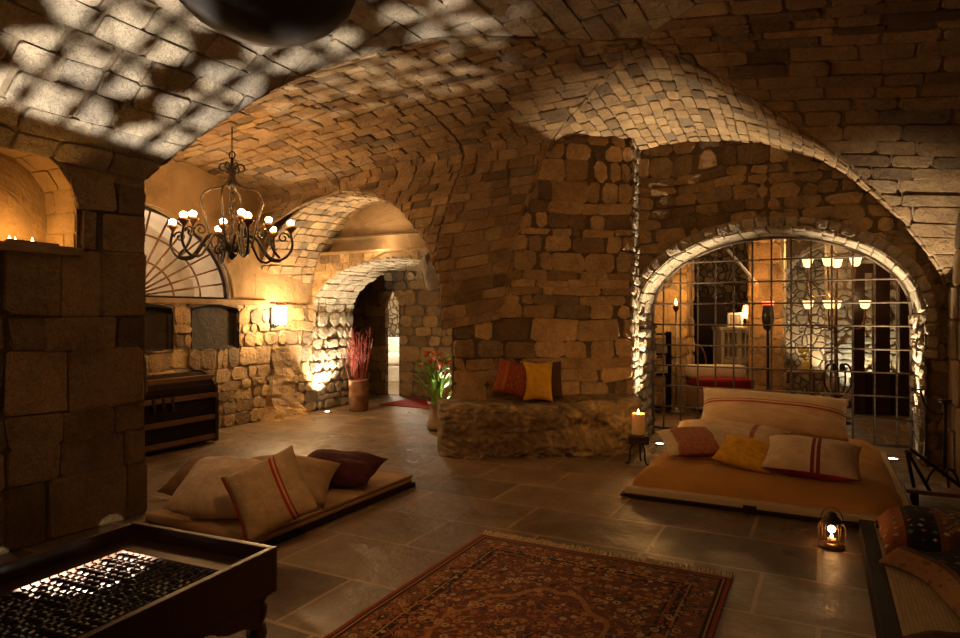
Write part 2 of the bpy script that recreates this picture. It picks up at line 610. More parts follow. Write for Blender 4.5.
def thing(name, label, cat, loc=(0, 0, 0), rz=0, group=None):
    o = bpy.data.objects.new(name, None)
    COL.objects.link(o)
    o.empty_display_size = .1
    o.location = loc
    o.rotation_euler = (0, 0, rz)
    return tag(o, label, cat, group)


def struct(name, mb, mats, smooth=False, parent=None):
    o = mb.build(name, mats, parent, smooth)
    o['kind'] = 'structure'
    return o


def light(name, kind, loc, energy, col=(1, .7, .4), size=.05, target=None, angle=None, blend=.5, parent=None):
    d = bpy.data.lights.new(name, kind)
    d.energy = energy
    d.color = col
    if kind in ('POINT', 'SPOT'):
        d.shadow_soft_size = size
    if kind == 'SPOT':
        d.spot_size = math.radians(angle)
        d.spot_blend = blend
    o = bpy.data.objects.new(name, d)
    COL.objects.link(o)
    o.location = loc
    if target is not None:
        o.rotation_euler = (V(target) - V(loc)).to_track_quat('-Z', 'Y').to_euler()
    if parent is not None:
        o.parent = parent
    return o


def copy_tree(o, parent=None):
    c = o.copy()
    COL.objects.link(c)
    if parent is not None:
        c.parent = parent
    for ch in list(o.children):
        copy_tree(ch, c)
    return c


# ------------------------------------------------------------------ masonry
def masonry(mb, surf, span, s0, s1, row, length, toward, gap=.008, hgt=(.012, .035), round_=.25, jit=.012, back=True, bstep=.06, mi=0, bmi=1, warp=.02, cuts=()):
    """stones laid in courses on a surface. surf(x, s) -> point; span(s) -> [(x0, x1), ...]"""
    toward = V(toward)

    def nrm(x, s, a, b):
        e = .01
        x = min(max(x, a + e), b - e) if b - a > 3 * e else (a + b) / 2
        dx = surf(x + e, s) - surf(x - e, s)
        ds = surf(x, min(s + e, s1)) - surf(x, max(s - e, s0))
        n = dx.cross(ds)
        if n.length < 1e-9:
            return None
        n.normalize()
        p = surf(x, s)
        return n if n.dot(toward - p) > 0 else -n
    s = s0
    rows = []
    while s < s1 - 1e-4:
        r = U(*row)
        nxt = min([q for q in cuts if q > s + 1e-4] + [s1])
        if s + r * 1.5 > nxt:
            r = nxt - s
        rows.append((s, s + r))
        s += r
    for (a, b) in rows:
        for (i0, i1) in zip(span(a + 1e-4), span(b - 1e-4)):
            xa, xb = min(i0[0], i1[0]), max(i0[1], i1[1])
            if xb - xa < .02:
                continue
            x = xa
            first = True
            while x < xb - .01:
                L = U(*length) * (U(.4, 1) if first else 1)
                first = False
                if x + L > xb - length[0] * .5:
                    L = xb - x
                c0, c1 = (lambda q: min(max(q, i0[0]), i0[1])), (lambda q: min(max(q, i1[0]), i1[1]))
                xl, xr = x + U(-jit, jit) * 1.2, x + L + U(-jit, jit) * 1.2
                q = [V((c0(xl), a)), V((c0(xr), a)), V((c1(xr), b)), V((c1(xl), b))]
                x += L
                if max(q[1].x - q[0].x, q[2].x - q[3].x) < .035:
                    continue
                # outline: eight points, corners cut
                ol = []
                for k in range(4):
                    p, pn, pp = q[k], q[(k + 1) % 4], q[k - 1]
                    rc = round_ * U(.5, 1.3)
                    dn, dp = (pn - p), (pp - p)
                    m = min(b - a, .2) * rc
                    ol.append(p + (dp.normalized() * min(m, dp.length * .4) if dp.length > 1e-6 else V((0, 0))))
                    ol.append(p + (dn.normalized() * min(m, dn.length * .4) if dn.length > 1e-6 else V((0, 0))))
                for p in ol:
                    m = min(1, max(0, (p.y - s0) / .12)) * min(1, max(0, (s1 - p.y) / .12))
                    p.y += m * warp * (noise.noise(V((p.x * 1.3, p.y * 1.3, s1))) * 1.3 + .5 * noise.noise(V((p.x * 4, p.y * 4, s1))))
                    p.x += m * warp * .6 * noise.noise(V((p.x * 3, p.y * 3, s1 + 5)))
                cx = sum((p for p in ol), V((0, 0))) / 8
                n = nrm(cx.x, cx.y, min(i0[0], i1[0]), max(i0[1], i1[1]))
                if n is None:
                    continue
                h = U(*hgt)
                tl = V((U(-1, 1), U(-1, 1))) * .18
                vs = []
                for (ins, hz) in ((gap, -.02), (gap + .001, h * .7), (gap + .006 + .22 * h, h)):
                    for p in ol:
                        d = cx - p
                        w = d.length
                        pp = p + d * min(ins / w, .6) if w > 1e-6 else p
                        pp = pp + V((U(-jit, jit), U(-jit, jit))) * .5
                        hz2 = hz + (U(-.15, .15) * h if hz > 0 else 0)
                        k = 1 + ((pp - cx).dot(tl)) * (2 if hz > 0 else 0)
                        vs.append(surf(pp.x, pp.y) + n * hz2 * k)
                vs.append(surf(cx.x, cx.y) + n * h * 1.08)
                fs = []
                for rg in range(2):
                    for k in range(8):
                        fs.append((rg * 8 + k, rg * 8 + (k + 1) % 8, rg * 8 + 8 + (k + 1) % 8, rg * 8 + 8 + k))
                for k in range(8):
                    fs.append((16 + k, 16 + (k + 1) % 8, 24))
                # orient outward
                fn = (vs[17] - vs[16]).cross(vs[24] - vs[16])
                if fn.dot(n) < 0:
                    fs = [tuple(reversed(f)) for f in fs]
                mb.add(vs, fs, mi)
    if back:
        k = max(2, int(math.ceil((s1 - s0) / bstep)))
        hs = sorted(set([s0 + (s1 - s0) * i / k for i in range(k + 1)] + [q for q in cuts if s0 < q < s1]))
        for a, b in zip(hs, hs[1:]):
            for (i0, i1) in zip(span(a + 1e-4), span(b - 1e-4)):
                if max(i0[1] - i0[0], i1[1] - i1[0]) < 1e-4:
                    continue
                mb.add([surf(i0[0], a), surf(i0[1], a), surf(i1[1], b), surf(i1[0], b)], [(0, 1, 2, 3)], bmi)


def plane_surf(o, dx):
    o, dx = V(o), V(dx).normalized()
    return lambda x, s: V((o.x + dx.x * x, o.y + dx.y * x, s))


def arch_half(a, spring, rise, base):
    def f(h):
        if h < base:
            return 0.0
        if h <= spring:
            return a
        t = (h - spring) / rise
        return a * math.sqrt(max(0, 1 - t * t))
    return f


def holed(x0, x1, holes):
    """span function of a wall from x0 to x1 with holes [(centre, half(h))] sorted by centre"""
    def f(h):
        out, x = [], x0
        for (c, half) in holes:
            w = half(h)
            out.append((x, c - w))
            x = c + w
        out.append((x, x1))
        return [(a, max(a, b)) for a, b in out]
    return f


def arch_path(c, a, spring, rise, base=0.0):
    """returns length and point(s) -> (x, h) running up the left jamb, over and down the right"""
    pts = [(c - a, base)]
    if spring > base:
        pts.append((c - a, spring))
    for i in range(1, 40):
        t = PI - PI * i / 40
        pts.append((c + a * math.cos(t), spring + rise * math.sin(t)))
    pts.append((c + a, spring))
    if spring > base:
        pts.append((c + a, base))
    cum = [0]
    for i in range(1, len(pts)):
        cum.append(cum[-1] + math.hypot(pts[i][0] - pts[i - 1][0], pts[i][1] - pts[i - 1][1]))

    def f(s):
        s = min(max(s, 0), cum[-1])
        for i in range(1, len(cum)):
            if s <= cum[i]:
                t = (s - cum[i - 1]) / max(1e-9, cum[i] - cum[i - 1])
                return (pts[i - 1][0] + (pts[i][0] - pts[i - 1][0]) * t, pts[i - 1][1] + (pts[i][1] - pts[i - 1][1]) * t)
        return pts[-1]
    return cum[-1], f


def interp(xs, ys):
    def f(x):
        if x <= xs[0]:
            return ys[0]
        for i in range(1, len(xs)):
            if x <= xs[i]:
                t = (x - xs[i - 1]) / (xs[i] - xs[i - 1])
                return ys[i - 1] + (ys[i] - ys[i - 1]) * t
        return ys[-1]
    return f


# ------------------------------------------------------------------ setting
YW = 7.55          # gate wall and far wall of the left bay
UL = -4.4          # left wall of the near bay
UE = -6.8          # end wall of the left bay
MID = (-1.6, 4.8, 1.4)
mb = MB()
mb.add([(-10, -4, 0), (7, -4, 0), (7, 16, 0), (-10, 16, 0)], [(0, 1, 2, 3)])
struct('floor', mb, M['floor'])


def catmull(pts, n=10):
    P = [V(p) for p in pts]
    P = [P[0] * 2 - P[1]] + P + [P[-1] * 2 - P[-2]]
    out = []
    for i in range(1, len(P) - 2):
        for k in range(n):
            t = k / n
            a, b, c, d = P[i - 1], P[i], P[i + 1], P[i + 2]
            out.append(.5 * ((2 * b) + (c - a) * t + (2 * a - 5 * b + 4 * c - d) * t * t + (3 * b - a - 3 * c + d) * t ** 3))
    out.append(P[-2])
    return out


O = (-1.31, 5.35, 3.72)
GA = catmull([(-4.4, 3.1, 2.45), (-4.09, 3.33, 2.79), (-3.5, 3.75, 3.27), (-2.9, 4.2, 3.545), (-2.45, 4.52, 3.66), O])
GB = catmull([(-3.06, 6.30, 1.40), (-3.0, 6.33, 1.72), (-2.94, 6.365, 2.15), (-2.78, 6.475, 2.80), (-2.55, 6.61, 3.36), (-2.0, 6.08, 3.58), O])
GC = catmull([(1.05, 7.42, 1.75), (.95, 7.3, 1.95), (.68, 7.07, 2.317), (.23, 6.68, 2.787), (-.236, 6.28, 3.146), (-.9, 5.7, 3.547), O])
GD = catmull([(1.05, 3.1, 2.45), (.77, 3.33, 2.79), (.33, 3.75, 3.27), (-.12, 4.2, 3.545), (-.46, 4.52, 3.66), O])


class Ruled:
    """cell of a groin vault: courses run straight along one axis from the groin (p0) to the outer arch (p1)"""

    def __init__(s, groin, outer, axis):
        s.p0, s.ax = groin, axis
        s.p1 = [outer(p) for p in groin]
        s.cum = [0.0]
        o = 1 - axis
        for a, b in zip(groin, groin[1:]):
            s.cum.append(s.cum[-1] + math.hypot(b[o] - a[o], b[2] - a[2]))
        s.L = s.cum[-1]

    def ends(s, t):
        t = min(max(t, 0), s.L)
        for i in range(1, len(s.cum)):
            if t <= s.cum[i] + 1e-9:
                k = (t - s.cum[i - 1]) / max(1e-9, s.cum[i] - s.cum[i - 1])
                return s.p0[i - 1].lerp(s.p0[i], k), s.p1[i - 1].lerp(s.p1[i], k)
        return s.p0[-1], s.p1[-1]

    def surf(s, x, t):
        a, b = s.ends(t)
        d = b[s.ax] - a[s.ax]
        k = (x - a[s.ax]) / d if abs(d) > 1e-6 else 0
        return a + (b - a) * k

    def span(s, t):
        a, b = s.ends(t)
        return [(min(a[s.ax], b[s.ax]), max(a[s.ax], b[s.ax]))]


def vault(name, cells, row, length, mats, hgt=(.01, .028), gap=.007, jit=.008, round_=.18):
    mb = MB()
    for c, span in cells:
        masonry(mb, c.surf, span or c.span, 0, c.L, row, length, MID, gap, hgt, round_, jit)
    return struct(name, mb, mats)


# left cell: from the groins to the transverse line u = -4.4, then the left bay
def tA(p):
    return V((UL, p.y, p.z - .17 * (p.x - UL) / 3.09))


UB = -3.62


def tB(p):
    k = min(1, max(0, (3.6 - p.z) / 1.45))
    return V((UB, p.y - .50 * k, p.z - .08 * k - .05))


cA, cB = Ruled(GA, tA, 0), Ruled(GB, tB, 0)


def tE(p):
    k = min(1, max(0, (p.z - 1.6) / 1.9))
    return V((UE - .05, p.y, p.z - (.28 if p.x < -4 else .37) * k))


TA, TB = [tA(p) for p in GA], [tB(p) for p in GB]
cA2, cB2 = Ruled(TA, tE, 0), Ruled(TB, tE, 0)
LSP = 1.55
LV0, LV1 = YW + .17, 5.6


def lun_cs(v):
    """centre, half width and rise of the splayed lunette at depth v"""
    k = (YW - v) / (YW - 6.2)
    return -5.58 + .27 * k, 1.27 + .36 * k, 1.53 - .10 * k


def h3(u, v):
    c, a, r = lun_cs(v)
    t = (u - c) / a
    return LSP + r * math.sqrt(1 - t * t) if abs(t) < 1 else 0


def cut_span(cell):
    def f(t):
        a, b = cell.ends(t)
        x0, x1 = min(a.x, b.x), max(a.x, b.x)
        us = [x0 + (x1 - x0) * i / 90 for i in range(91)]
        ins = []
        for u in us:
            p = cell.surf(u, t)
            if h3(u, p.y) > p.z:
                ins.append(u)
        if not ins:
            c = min(max(-5.4, x0), x1)
            return [(x0, c), (c, x1)]
        return [(x0, ins[0]), (ins[-1], x1)]
    return f


vault('ceiling_left', [(cA, None), (cB, cut_span(cB)), (cA2, None), (cB2, cut_span(cB2))], (.10, .15), (.17, .34), [M['vault'], M['mortar']])


def barrel_z(u, v):
    cell = cB2 if u < UB else cB
    pp = None
    for k in range(61):
        p = cell.surf(u, cell.L * k / 60)
        if pp is not None and (pp.y - v) * (p.y - v) <= 0 and abs(p.y - pp.y) > 1e-6:
            q = (v - pp.y) / (p.y - pp.y)
            return pp.z + (p.z - pp.z) * q
        pp = p
    return -1 if v > 5.6 else 9


# lunette over the far wall of the left bay
lin = []
for i in range(41):
    th = (PI - PI * i / 40) if 0 < i < 40 else (PI * .999 if i == 0 else PI * .001)

    def lp(v):
        c, a, r = lun_cs(v)
        return V((c + a * math.cos(th), v, LSP + r * math.sin(th)))
    v = LV0
    while v > LV1:
        p = lp(v)
        if p.z < barrel_z(p.x, p.y):
            break
        v -= .02
    lin.append((lp(v), lp(LV0)))
cL = Ruled([p for p, q in lin], lambda p: p, 1)
cL.p1 = [q for p, q in lin]
cL.cum = [0.0]
for p, q in zip(cL.p1, cL.p1[1:]):
    cL.cum.append(cL.cum[-1] + (q - p).length)
cL.L = cL.cum[-1]
vault('ceiling_lunette', [(cL, None)], (.10, .15), (.14, .26), [M['vault'], M['mortar']])

# back cell over the gate
wall_h = interp([-3.4, -3.04, -2.73, -2.34, -1.9, -1.5, -1.18, -.57, 0, .3, .52, .7, .88, .97, 1.06],
                [1.7, 2.45, 3.0, 3.28, 3.36, 3.39, 3.39, 3.29, 3.05, 2.83, 2.60, 2.4, 2.13, 1.95, 1.7])
out_bc = lambda p: V((p.x, YW + .08, wall_h(p.x)))
vault('ceiling_back', [(Ruled(GB, out_bc, 1), None), (Ruled(GC, out_bc, 1), None)], (.10, .145), (.13, .25), [M['vault'], M['mortar']])
# right cell
out_r = lambda p: V((1.12, p.y, p.z - .32 * (1.06 - p.x) / 2.37))
vault('ceiling_right', [(Ruled(GC, out_r, 0), None), (Ruled(GD, out_r, 0), None)], (.13, .2), (.25, .5), [M['vault'], M['mortar']])
# front cell, larger pale stones
out_f = lambda p: V((p.x, -2.6, p.z + .1))
vault('ceiling_front', [(Ruled(GA, out_f, 1), None), (Ruled(GD, out_f, 1), None)], (.15, .23), (.22, .45), [M['front_vault'], M['mortar']], (.008, .03), .006, .016, .12)

# left wall of the near bay with the candle niche
mb = MB()
nich = (2.17, arch_half(.43, 2.18, .36, 1.895))
sf = plane_surf((UL, 0, 0), (0, 1, 0))
masonry(mb, sf, holed(-2.6, 3.1, [nich]), 0, 2.95, (.2, .42), (.25, .75), MID, .005, (.008, .032), .1, .022, warp=.035, cuts=(1.895, 2.18, 2.37, 2.48, 2.54))
EDGE = 3.1
# return of the corner and the hidden near wall of the left bay
masonry(mb, plane_surf((0, 3.1, 0), (1, 0, 0)), lambda h: [(UE - .1, UL)], 0, 3.0, (.2, .34), (.25, .5), (-5.6, 5, 1.4), .012, (.01, .03), .2, .015)
struct('wall_left', mb, [M['dark_rubble'], M['dark_mortar']])
L_, pf = arch_path(2.17, .43, 2.18, .36, 1.895)
mb = MB()
nicheR = lambda x, s: V((UL + .01 + x, pf(s)[0], pf(s)[1]))
masonry(mb, nicheR, lambda s: [(-.34, 0.0)], 0, L_, (.13, .2), (.17, .36), (UL, 2.17, 2.1), .004, (.004, .012), .1, .004)
n_ = 24
ring = [pf(L_ * i / n_) for i in range(n_ + 1)]
mb.add([V((UL - .33, y, z)) for y, z in ring], [tuple(range(n_ + 1))], 1)
mb.box(UL - .36, UL + .045, 1.70, 2.63, 1.84, 1.897, .008, 0)
struct('trim_niche', mb, [M['plaster'], M['plaster']])

# end wall of the left bay: rubble below the ledge, plaster above, fan opening and two blind windows
n1 = (4.72, arch_half(.43, 1.5405, .001, 1.015))
n2 = (5.77, arch_half(.365, 1.5405, .001, 1.015))
fan = (4.68, arch_half(1.35, 1.66, 1.05, 1.64))
sE = plane_surf((UE, 0, 0), (0, 1, 0))
mb = MB()
masonry(mb, sE, holed(3.0, YW + .1, [n1, n2]), 0, 1.6, (.09, .2), (.10, .30), (-4, 5, 1), .007, (.008, .032), .25, .026, warp=.035, cuts=(1.015, 1.54))
masonry(mb, sE, holed(3.0, YW + .1, [fan]), 1.64, 3.6, (.3, .4), (.5, .9), (-4, 5, 1), .002, (.001, .003), .1, .01, mi=2, bmi=2)
mb.box(UE - .3, UE + .07, 3.0, 6.62, 1.585, 1.65, .012, 2)
# pilaster and footing stone beside the lamp
for i in range(4):
    z0 = (0, .2, .46, .7)[i]
    z1 = (.2, .46, .7, .98)[i]
    w = (.34, .26, .20, .17)[i]
    dp = (.26, .17, .10, .08)[i]
    bm = bmesh.new()
    bmesh.ops.create_cube(bm, size=1)
    bmesh.ops.subdivide_edges(bm, edges=bm.edges[:], cuts=4, use_grid_fill=True)
    for v in bm.verts:
        t = v.co.z + .5
        wn = w * (1 - t) + ((.26, .20, .17, .15)[i]) * t
        dn = dp * (1 - t) + ((.17, .10, .08, .05)[i]) * t
        p = V((UE - .05 + (v.co.x + .5) * (dn + .05), 6.86 + v.co.y * 2 * wn, z0 + t * (z1 - z0)))
        nz = noise.noise(p * 5) * .05 + noise.noise(p * 12) * .025
        v.co = p + V((nz, noise.noise(p * 4 + V((3, 0, 0))) * .05, 0))
    mb.bm(bm, 0)
struct('wall_end', mb, [M['rubble'], M['mortar'], M['plaster']])
mb = MB()


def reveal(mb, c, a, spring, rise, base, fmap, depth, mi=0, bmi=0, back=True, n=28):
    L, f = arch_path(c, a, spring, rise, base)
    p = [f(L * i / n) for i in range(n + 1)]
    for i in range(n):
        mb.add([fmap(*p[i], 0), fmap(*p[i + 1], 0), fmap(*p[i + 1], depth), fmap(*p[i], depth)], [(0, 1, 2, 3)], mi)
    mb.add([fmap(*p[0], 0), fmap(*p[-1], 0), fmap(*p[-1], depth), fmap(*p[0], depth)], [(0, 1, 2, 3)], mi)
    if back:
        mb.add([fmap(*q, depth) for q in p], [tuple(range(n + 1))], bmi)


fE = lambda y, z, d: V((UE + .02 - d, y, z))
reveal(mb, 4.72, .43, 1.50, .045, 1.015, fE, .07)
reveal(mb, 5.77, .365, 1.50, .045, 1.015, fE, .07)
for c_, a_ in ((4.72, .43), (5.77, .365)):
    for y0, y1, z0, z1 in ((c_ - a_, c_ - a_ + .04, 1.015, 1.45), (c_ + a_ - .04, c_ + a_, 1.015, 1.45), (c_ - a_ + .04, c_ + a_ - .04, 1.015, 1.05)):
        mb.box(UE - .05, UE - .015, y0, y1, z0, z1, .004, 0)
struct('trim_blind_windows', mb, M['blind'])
mb = MB()
reveal(mb, 4.68, 1.37, 1.66, 1.06, 1.64, fE, .75)
struct('trim_fan_recess', mb, M['pale_plaster'])

# fan grille
grille = thing('fan_grille', 'rusty iron fanlight grille of spokes and rings above the stone ledge', 'grille', (UE - .10, 4.68, 1.655))


def ell(r, th):
    return V((0, 1.35 * r * math.cos(th), 1.055 * r * math.sin(th)))


for k in range(1, 16):
    th = PI * k / 16
    mb = MB()
    mb.tube([ell(.12, th), ell(.99 if k % 1 == 0 else .9, th)], .013, 6)
    mb.build('spoke', M['bronze'], grille, True)
for r in (.14, .42, .70):
    mb = MB()
    mb.tube([ell(r, PI * i / 30) for i in range(31)], .013, 6)
    mb.build('ring_bar', M['bronze'], grille, True)
mb = MB()
mb.tube([ell(.985, PI * i / 40) for i in range(41)], .022, 6)
mb.tube([(0, -1.33, .012), (0, 1.33, .012)], .014, 6)
mb.build('arched_frame', M['iron'], grille, True)

# far wall of the left bay: low arch to the corridor, ledge and plastered lunette
mb = MB()
arc = (-5.34, arch_half(1.46, 1.5, .75, 0))
sB = plane_surf((0, YW, 0), (1, 0, 0))
masonry(mb, sB, holed(UE - .1, -3.7, [arc]), 0, 2.36, (.09, .14), (.14, .3), (-5, 5, 1.4), .006, (.004, .015), .2, .012, mi=0, bmi=1, bstep=.03)
mb.box(UE - .1, -3.7, YW - .015, YW + .2, 2.34, 2.385, .012, 1)
mb.add([(UE - .2, YW + .16, 2.37), (-3.7, YW + .16, 2.37), (-3.7, YW + .16, 3.6), (UE - .2, YW + .16, 3.6)], [(0, 1, 2, 3)], 1)
struct('wall_far', mb, [M['rubble'], M['plaster']])
L2, pf2 = arch_path(-5.34, 1.46, 1.5, .75, 0)
mb = MB()
jl = lambda x, s: V((pf2(s)[0], x, pf2(s)[1]))
masonry(mb, jl, lambda s: [(YW - .02, 8.5)], 1.5, L2 - 1.5, (.10, .15), (.16, .3), (-5.35, 8, .8), .008, (.01, .03), .2, .01)
masonry(mb, jl, lambda s: [(YW - .04, 8.5)], 0, 1.5, (.08, .19), (.10, .3), (-5.35, 8, .8), .012, (.02, .06), .35, .025)
masonry(mb, jl, lambda s: [(YW - .02, 8.5)], L2 - 1.5, L2, (.1, .2), (.14, .3), (-5.35, 8, .8), .012, (.02, .05), .3, .02)
struct('trim_far_arch', mb, [M['pale'], M['mortar']])

# pier with the bench
PB0, PB1 = V((-3.48, 6.02, 0)), V((-1.86, 7.22, 0))
mb = MB()
pl = (PB1 - PB0).length
sP = plane_surf(PB0, PB1 - PB0)
masonry(mb, sP, lambda h: [(0, pl)], 0, 1.75, (.10, .27), (.14, .55), (-1, 3, 1.4), .007, (.006, .045), .2, .03, warp=.035)
PX = interp([1.75, 1.95, 2.15, 2.78, 3.29, 3.8], [0, 0, .50, .74, 1.0, 1.2])
masonry(mb, sP, lambda h: [(PX(h), pl)], 1.75, 3.75, (.08, .24), (.12, .42), (-1, 3, 1.4), .007, (.005, .04), .22, .03, warp=.035)
masonry(mb, plane_surf((-3.48, 6.02, 0), (-.42, 1.53, 0)), lambda h: [(0, 1.6)], 0, 2.0, (.12, .28), (.2, .5), (-6, 6, 1.4), .009, (.01, .03), .25, .02)
struct('wall_pier', mb, [M['rubble'], M['dark_mortar']])
mb = MB()
masonry(mb, plane_surf((-1.86, 7.19, 0), (-.06, 1, 0)), lambda h: [(0, .38)], 0, 3.6, (.07, .16), (.08, .2), (0, 6, 1.4), .008, (.01, .035), .3, .015)
struct('trim_pier_return', mb, [M['pale'], M['mortar']])

# gate wall
GCc, GAa, GS, GR = -.495, 1.375, 1.47, .90
mb = MB()
masonry(mb, sB, holed(-2.0, 1.3, [(GCc, arch_half(GAa + .02, GS, GR + .02, 0))]), 0, 3.6, (.10, .24), (.13, .40), (-1, 4, 1.4), .007, (.008, .035), .28, .03, bstep=.03, warp=.04)
struct('wall_gate', mb, [M['dark_rubble'], M['dark_mortar']])
L3, pf3 = arch_path(GCc, GAa, GS, GR, 0)
mb = MB()
gl = lambda x, s: V((pf3(s)[0], x, pf3(s)[1]))
to = (GCc, 7.8, .9)
masonry(mb, gl, lambda s: [(YW - .06, 8.25)], GS, L3 - GS, (.11, .165), (.3, .5), to, .009, (.012, .035), .12, .012)
masonry(mb, gl, lambda s: [(YW - .05, 8.25)], 0, GS, (.07, .17), (.10, .3), to, .012, (.02, .065), .35, .025)
masonry(mb, gl, lambda s: [(YW - .05, 8.25)], L3 - GS, L3, (.07, .17), (.10, .3), to, .012, (.02, .065), .35, .025)


# thin face ring of edge-laid stones
def ringsurf(x, s):
    a, b = pf3(max(0, s - .01)), pf3(min(L3, s + .01))
    tx, tz = b[0] - a[0], b[1] - a[1]
    m = math.hypot(tx, tz)
    p = pf3(s)
    return V((p[0] - tz / m * x, YW - .03, p[1] + tx / m * x))


masonry(mb, ringsurf, lambda s: [(0.0, .12)], GS * .7, L3 - GS * .7, (.10, .16), (.12, .12), (GCc, 4, 1), .008, (.02, .05), .15, .012)
struct('trim_gate_arch', mb, [M['pale'], M['mortar']])

# right wall
mb = MB()
masonry(mb, plane_surf((1.1, 0, 0), (0, 1, 0)), lambda h: [(2.2, YW + .1)], 0, 3.3, (.2, .42), (.3, .7), (-1, 5, 1.4), .012, (.015, .045), .22, .02)
mb.add([(1.12, -2.6, 0), (1.12, 2.2, 0), (1.12, 2.2, 3.4), (1.12, -2.6, 3.4)], [(0, 1, 2, 3)], 1)
struct('wall_right', mb, [M['dark_rubble'], M['dark_mortar']])

# corridor behind the low arch
mb = MB()
dr = (-6.88, arch_half(.15, 1.7, .2, 0))
masonry(mb, plane_surf((0, 9.75, 0), (1, 0, 0)), holed(-8.6, -3.2, [dr]), 0, 2.7, (.14, .3), (.2, .5), (-5.5, 8.6, 1), .01, (.01, .04), .3, .02, bstep=.05)
mb.add([(-3.3, 7.6, 0), (-3.3, 9.8, 0), (-3.3, 9.8, 2.7), (-3.3, 7.6, 2.7)], [(0, 1, 2, 3)], 1)
mb.add([(-8.6, 8.45, 0), (-8.6, 9.8, 0), (-8.6, 9.8, 2.7), (-8.6, 8.45, 2.7)], [(0, 1, 2, 3)], 1)
mb.add([(-8.6, 8.48, 0), (UE, 8.48, 0), (UE, 8.48, 2.7), (-8.6, 8.48, 2.7)], [(0, 1, 2, 3)], 1)
mb.add([(-3.9, 8.48, 0), (-3.3, 8.48, 0), (-3.3, 8.48, 2.7), (-3.9, 8.48, 2.7)], [(0, 1, 2, 3)], 1)
mb.add([(-8.6, 7.6, 2.6), (-3.2, 7.6, 2.6), (-3.2, 9.8, 2.6), (-8.6, 9.8, 2.6)], [(0, 1, 2, 3)], 1)
struct('wall_corridor', mb, [M['dark_rubble'], M['dark_mortar']])
mb = MB()
reveal(mb, -6.88, .15, 1.7, .2, 0, lambda x, z, d: V((x, 9.73 + d, z)), .09, back=False)
struct('trim_doorway', mb, M['back_wall'])
# broken springer stones at the right end of the low arch
mb = MB()
top_ = V((-4.55, 7.50, 2.36))
rim = chaikin([V((p[0] - .10 + (p[0] + 4.47) * .3, p[1], p[2] + (p[2] - 2.05) * .2)) for p in [(-4.70, 7.46, 2.02), (-4.58, 7.34, 2.06), (-4.50, 7.24, 1.90), (-4.44, 7.16, 1.80), (-4.30, 7.14, 1.82), (-4.22, 7.2, 2.05), (-4.30, 7.42, 2.28)]], 2)
for i in range(len(rim) - 1):
    for k in range(6):
        q = []
        for (r, t) in ((rim[i], k / 6), (rim[i + 1], k / 6), (rim[i + 1], (k + 1) / 6), (rim[i], (k + 1) / 6)):
            p = r.lerp(top_, t)
            q.append(p + V((-.02, -.10, .03)) * math.sin(PI * t))
        mb.add(q, [(0, 1, 2, 3)])
mb.tube(rim, .012, 6)
struct('trim_springer', mb, M['hood'], True)
# lit room beyond the doorway
mb = MB()
mb.add([(-11, 13, 0), (-6, 13, 0), (-6, 13, 3), (-11, 13, 3)], [(0, 1, 2, 3)])
mb.add([(-11, 9.8, 0), (-11, 13, 0), (-11, 13, 3), (-11, 9.8, 3)], [(0, 1, 2, 3)])
mb.add([(-6, 9.8, 0), (-6, 13, 0), (-6, 13, 3), (-6, 9.8, 3)], [(0, 1, 2, 3)])
mb.add([(-11, 9.8, 3), (-6, 9.8, 3), (-6, 13, 3), (-11, 13, 3)], [(0, 1, 2, 3)])
mb.add([(-11, 9.8, 0), (-8.5, 9.8, 0), (-8.5, 9.8, 3), (-11, 9.8, 3)], [(0, 1, 2, 3)])
struct('wall_back', mb, M['back_wall'])

# room behind the gate
mb = MB()
G0, G1, GV, GH = -4.6, 4.6, 14.2, 3.0
barc = (.3, arch_half(.92, 1.95, .8, 0))
masonry(mb, plane_surf((0, 12.9, 0), (1, 0, 0)), holed(-1.05, 2.2, [barc]), 0, GH, (.14, .3), (.2, .5), (-.5, 9, 1), .01, (.01, .04), .3, .02, bstep=.05)
mb.add([(G0, GV, 0), (G1, GV, 0), (G1, GV, GH), (G0, GV, GH)], [(0, 1, 2, 3)], 2)
mb.add([(-3.2, 8.2, 0), (G0, GV, 0), (G0, GV, GH), (-3.2, 8.2, GH)], [(0, 1, 2, 3)], 2)
mb.add([(2.6, 8.2, 0), (2.6, GV, 0), (2.6, GV, GH), (2.6, 8.2, GH)], [(0, 1, 2, 3)], 2)
mb.add([(-3.3, 8.22, 0), (-1.9, 8.22, 0), (-1.9, 8.22, GH), (-3.3, 8.22, GH)], [(0, 1, 2, 3)], 2)
mb.add([(.9, 8.22, 0), (2.6, 8.22, 0), (2.6, 8.22, GH), (.9, 8.22, GH)], [(0, 1, 2, 3)], 2)
struct('wall_beyond', mb, [M['dark_rubble'], M['mortar'], M['back_wall']])
L4, pf4 = arch_path(.3, .92, 1.95, .8, 0)
mb = MB()
masonry(mb, lambda x, s: V((pf4(s)[0], x, pf4(s)[1])), lambda s: [(12.86, 13.7)], 0, L4, (.1, .16), (.2, .35), (.3, 13, .8), .008, (.01, .03), .2, .012)
mb.add([(-.7, 13.7, 0), (1.3, 13.7, 0), (1.3, 13.7, 3), (-.7, 13.7, 3)], [(0, 1, 2, 3)], 2)
struct('trim_back_arch', mb, [M['pale'], M['mortar'], M['back_wall']])
mb = MB()
mb.add([(G0, 8.0, GH), (G1, 8.0, GH), (G1, GV, GH), (G0, GV, GH)], [(0, 1, 2, 3)], 0)
for k in range(6):
    y = 8.7 + k * .85
    mb.box(G0, 2.6, y, y + .15, GH - .2, GH - .01, .012, 1)
struct('ceiling_beams', mb, [M['dark_rubble'], M['brown_wood']])
mb = MB()
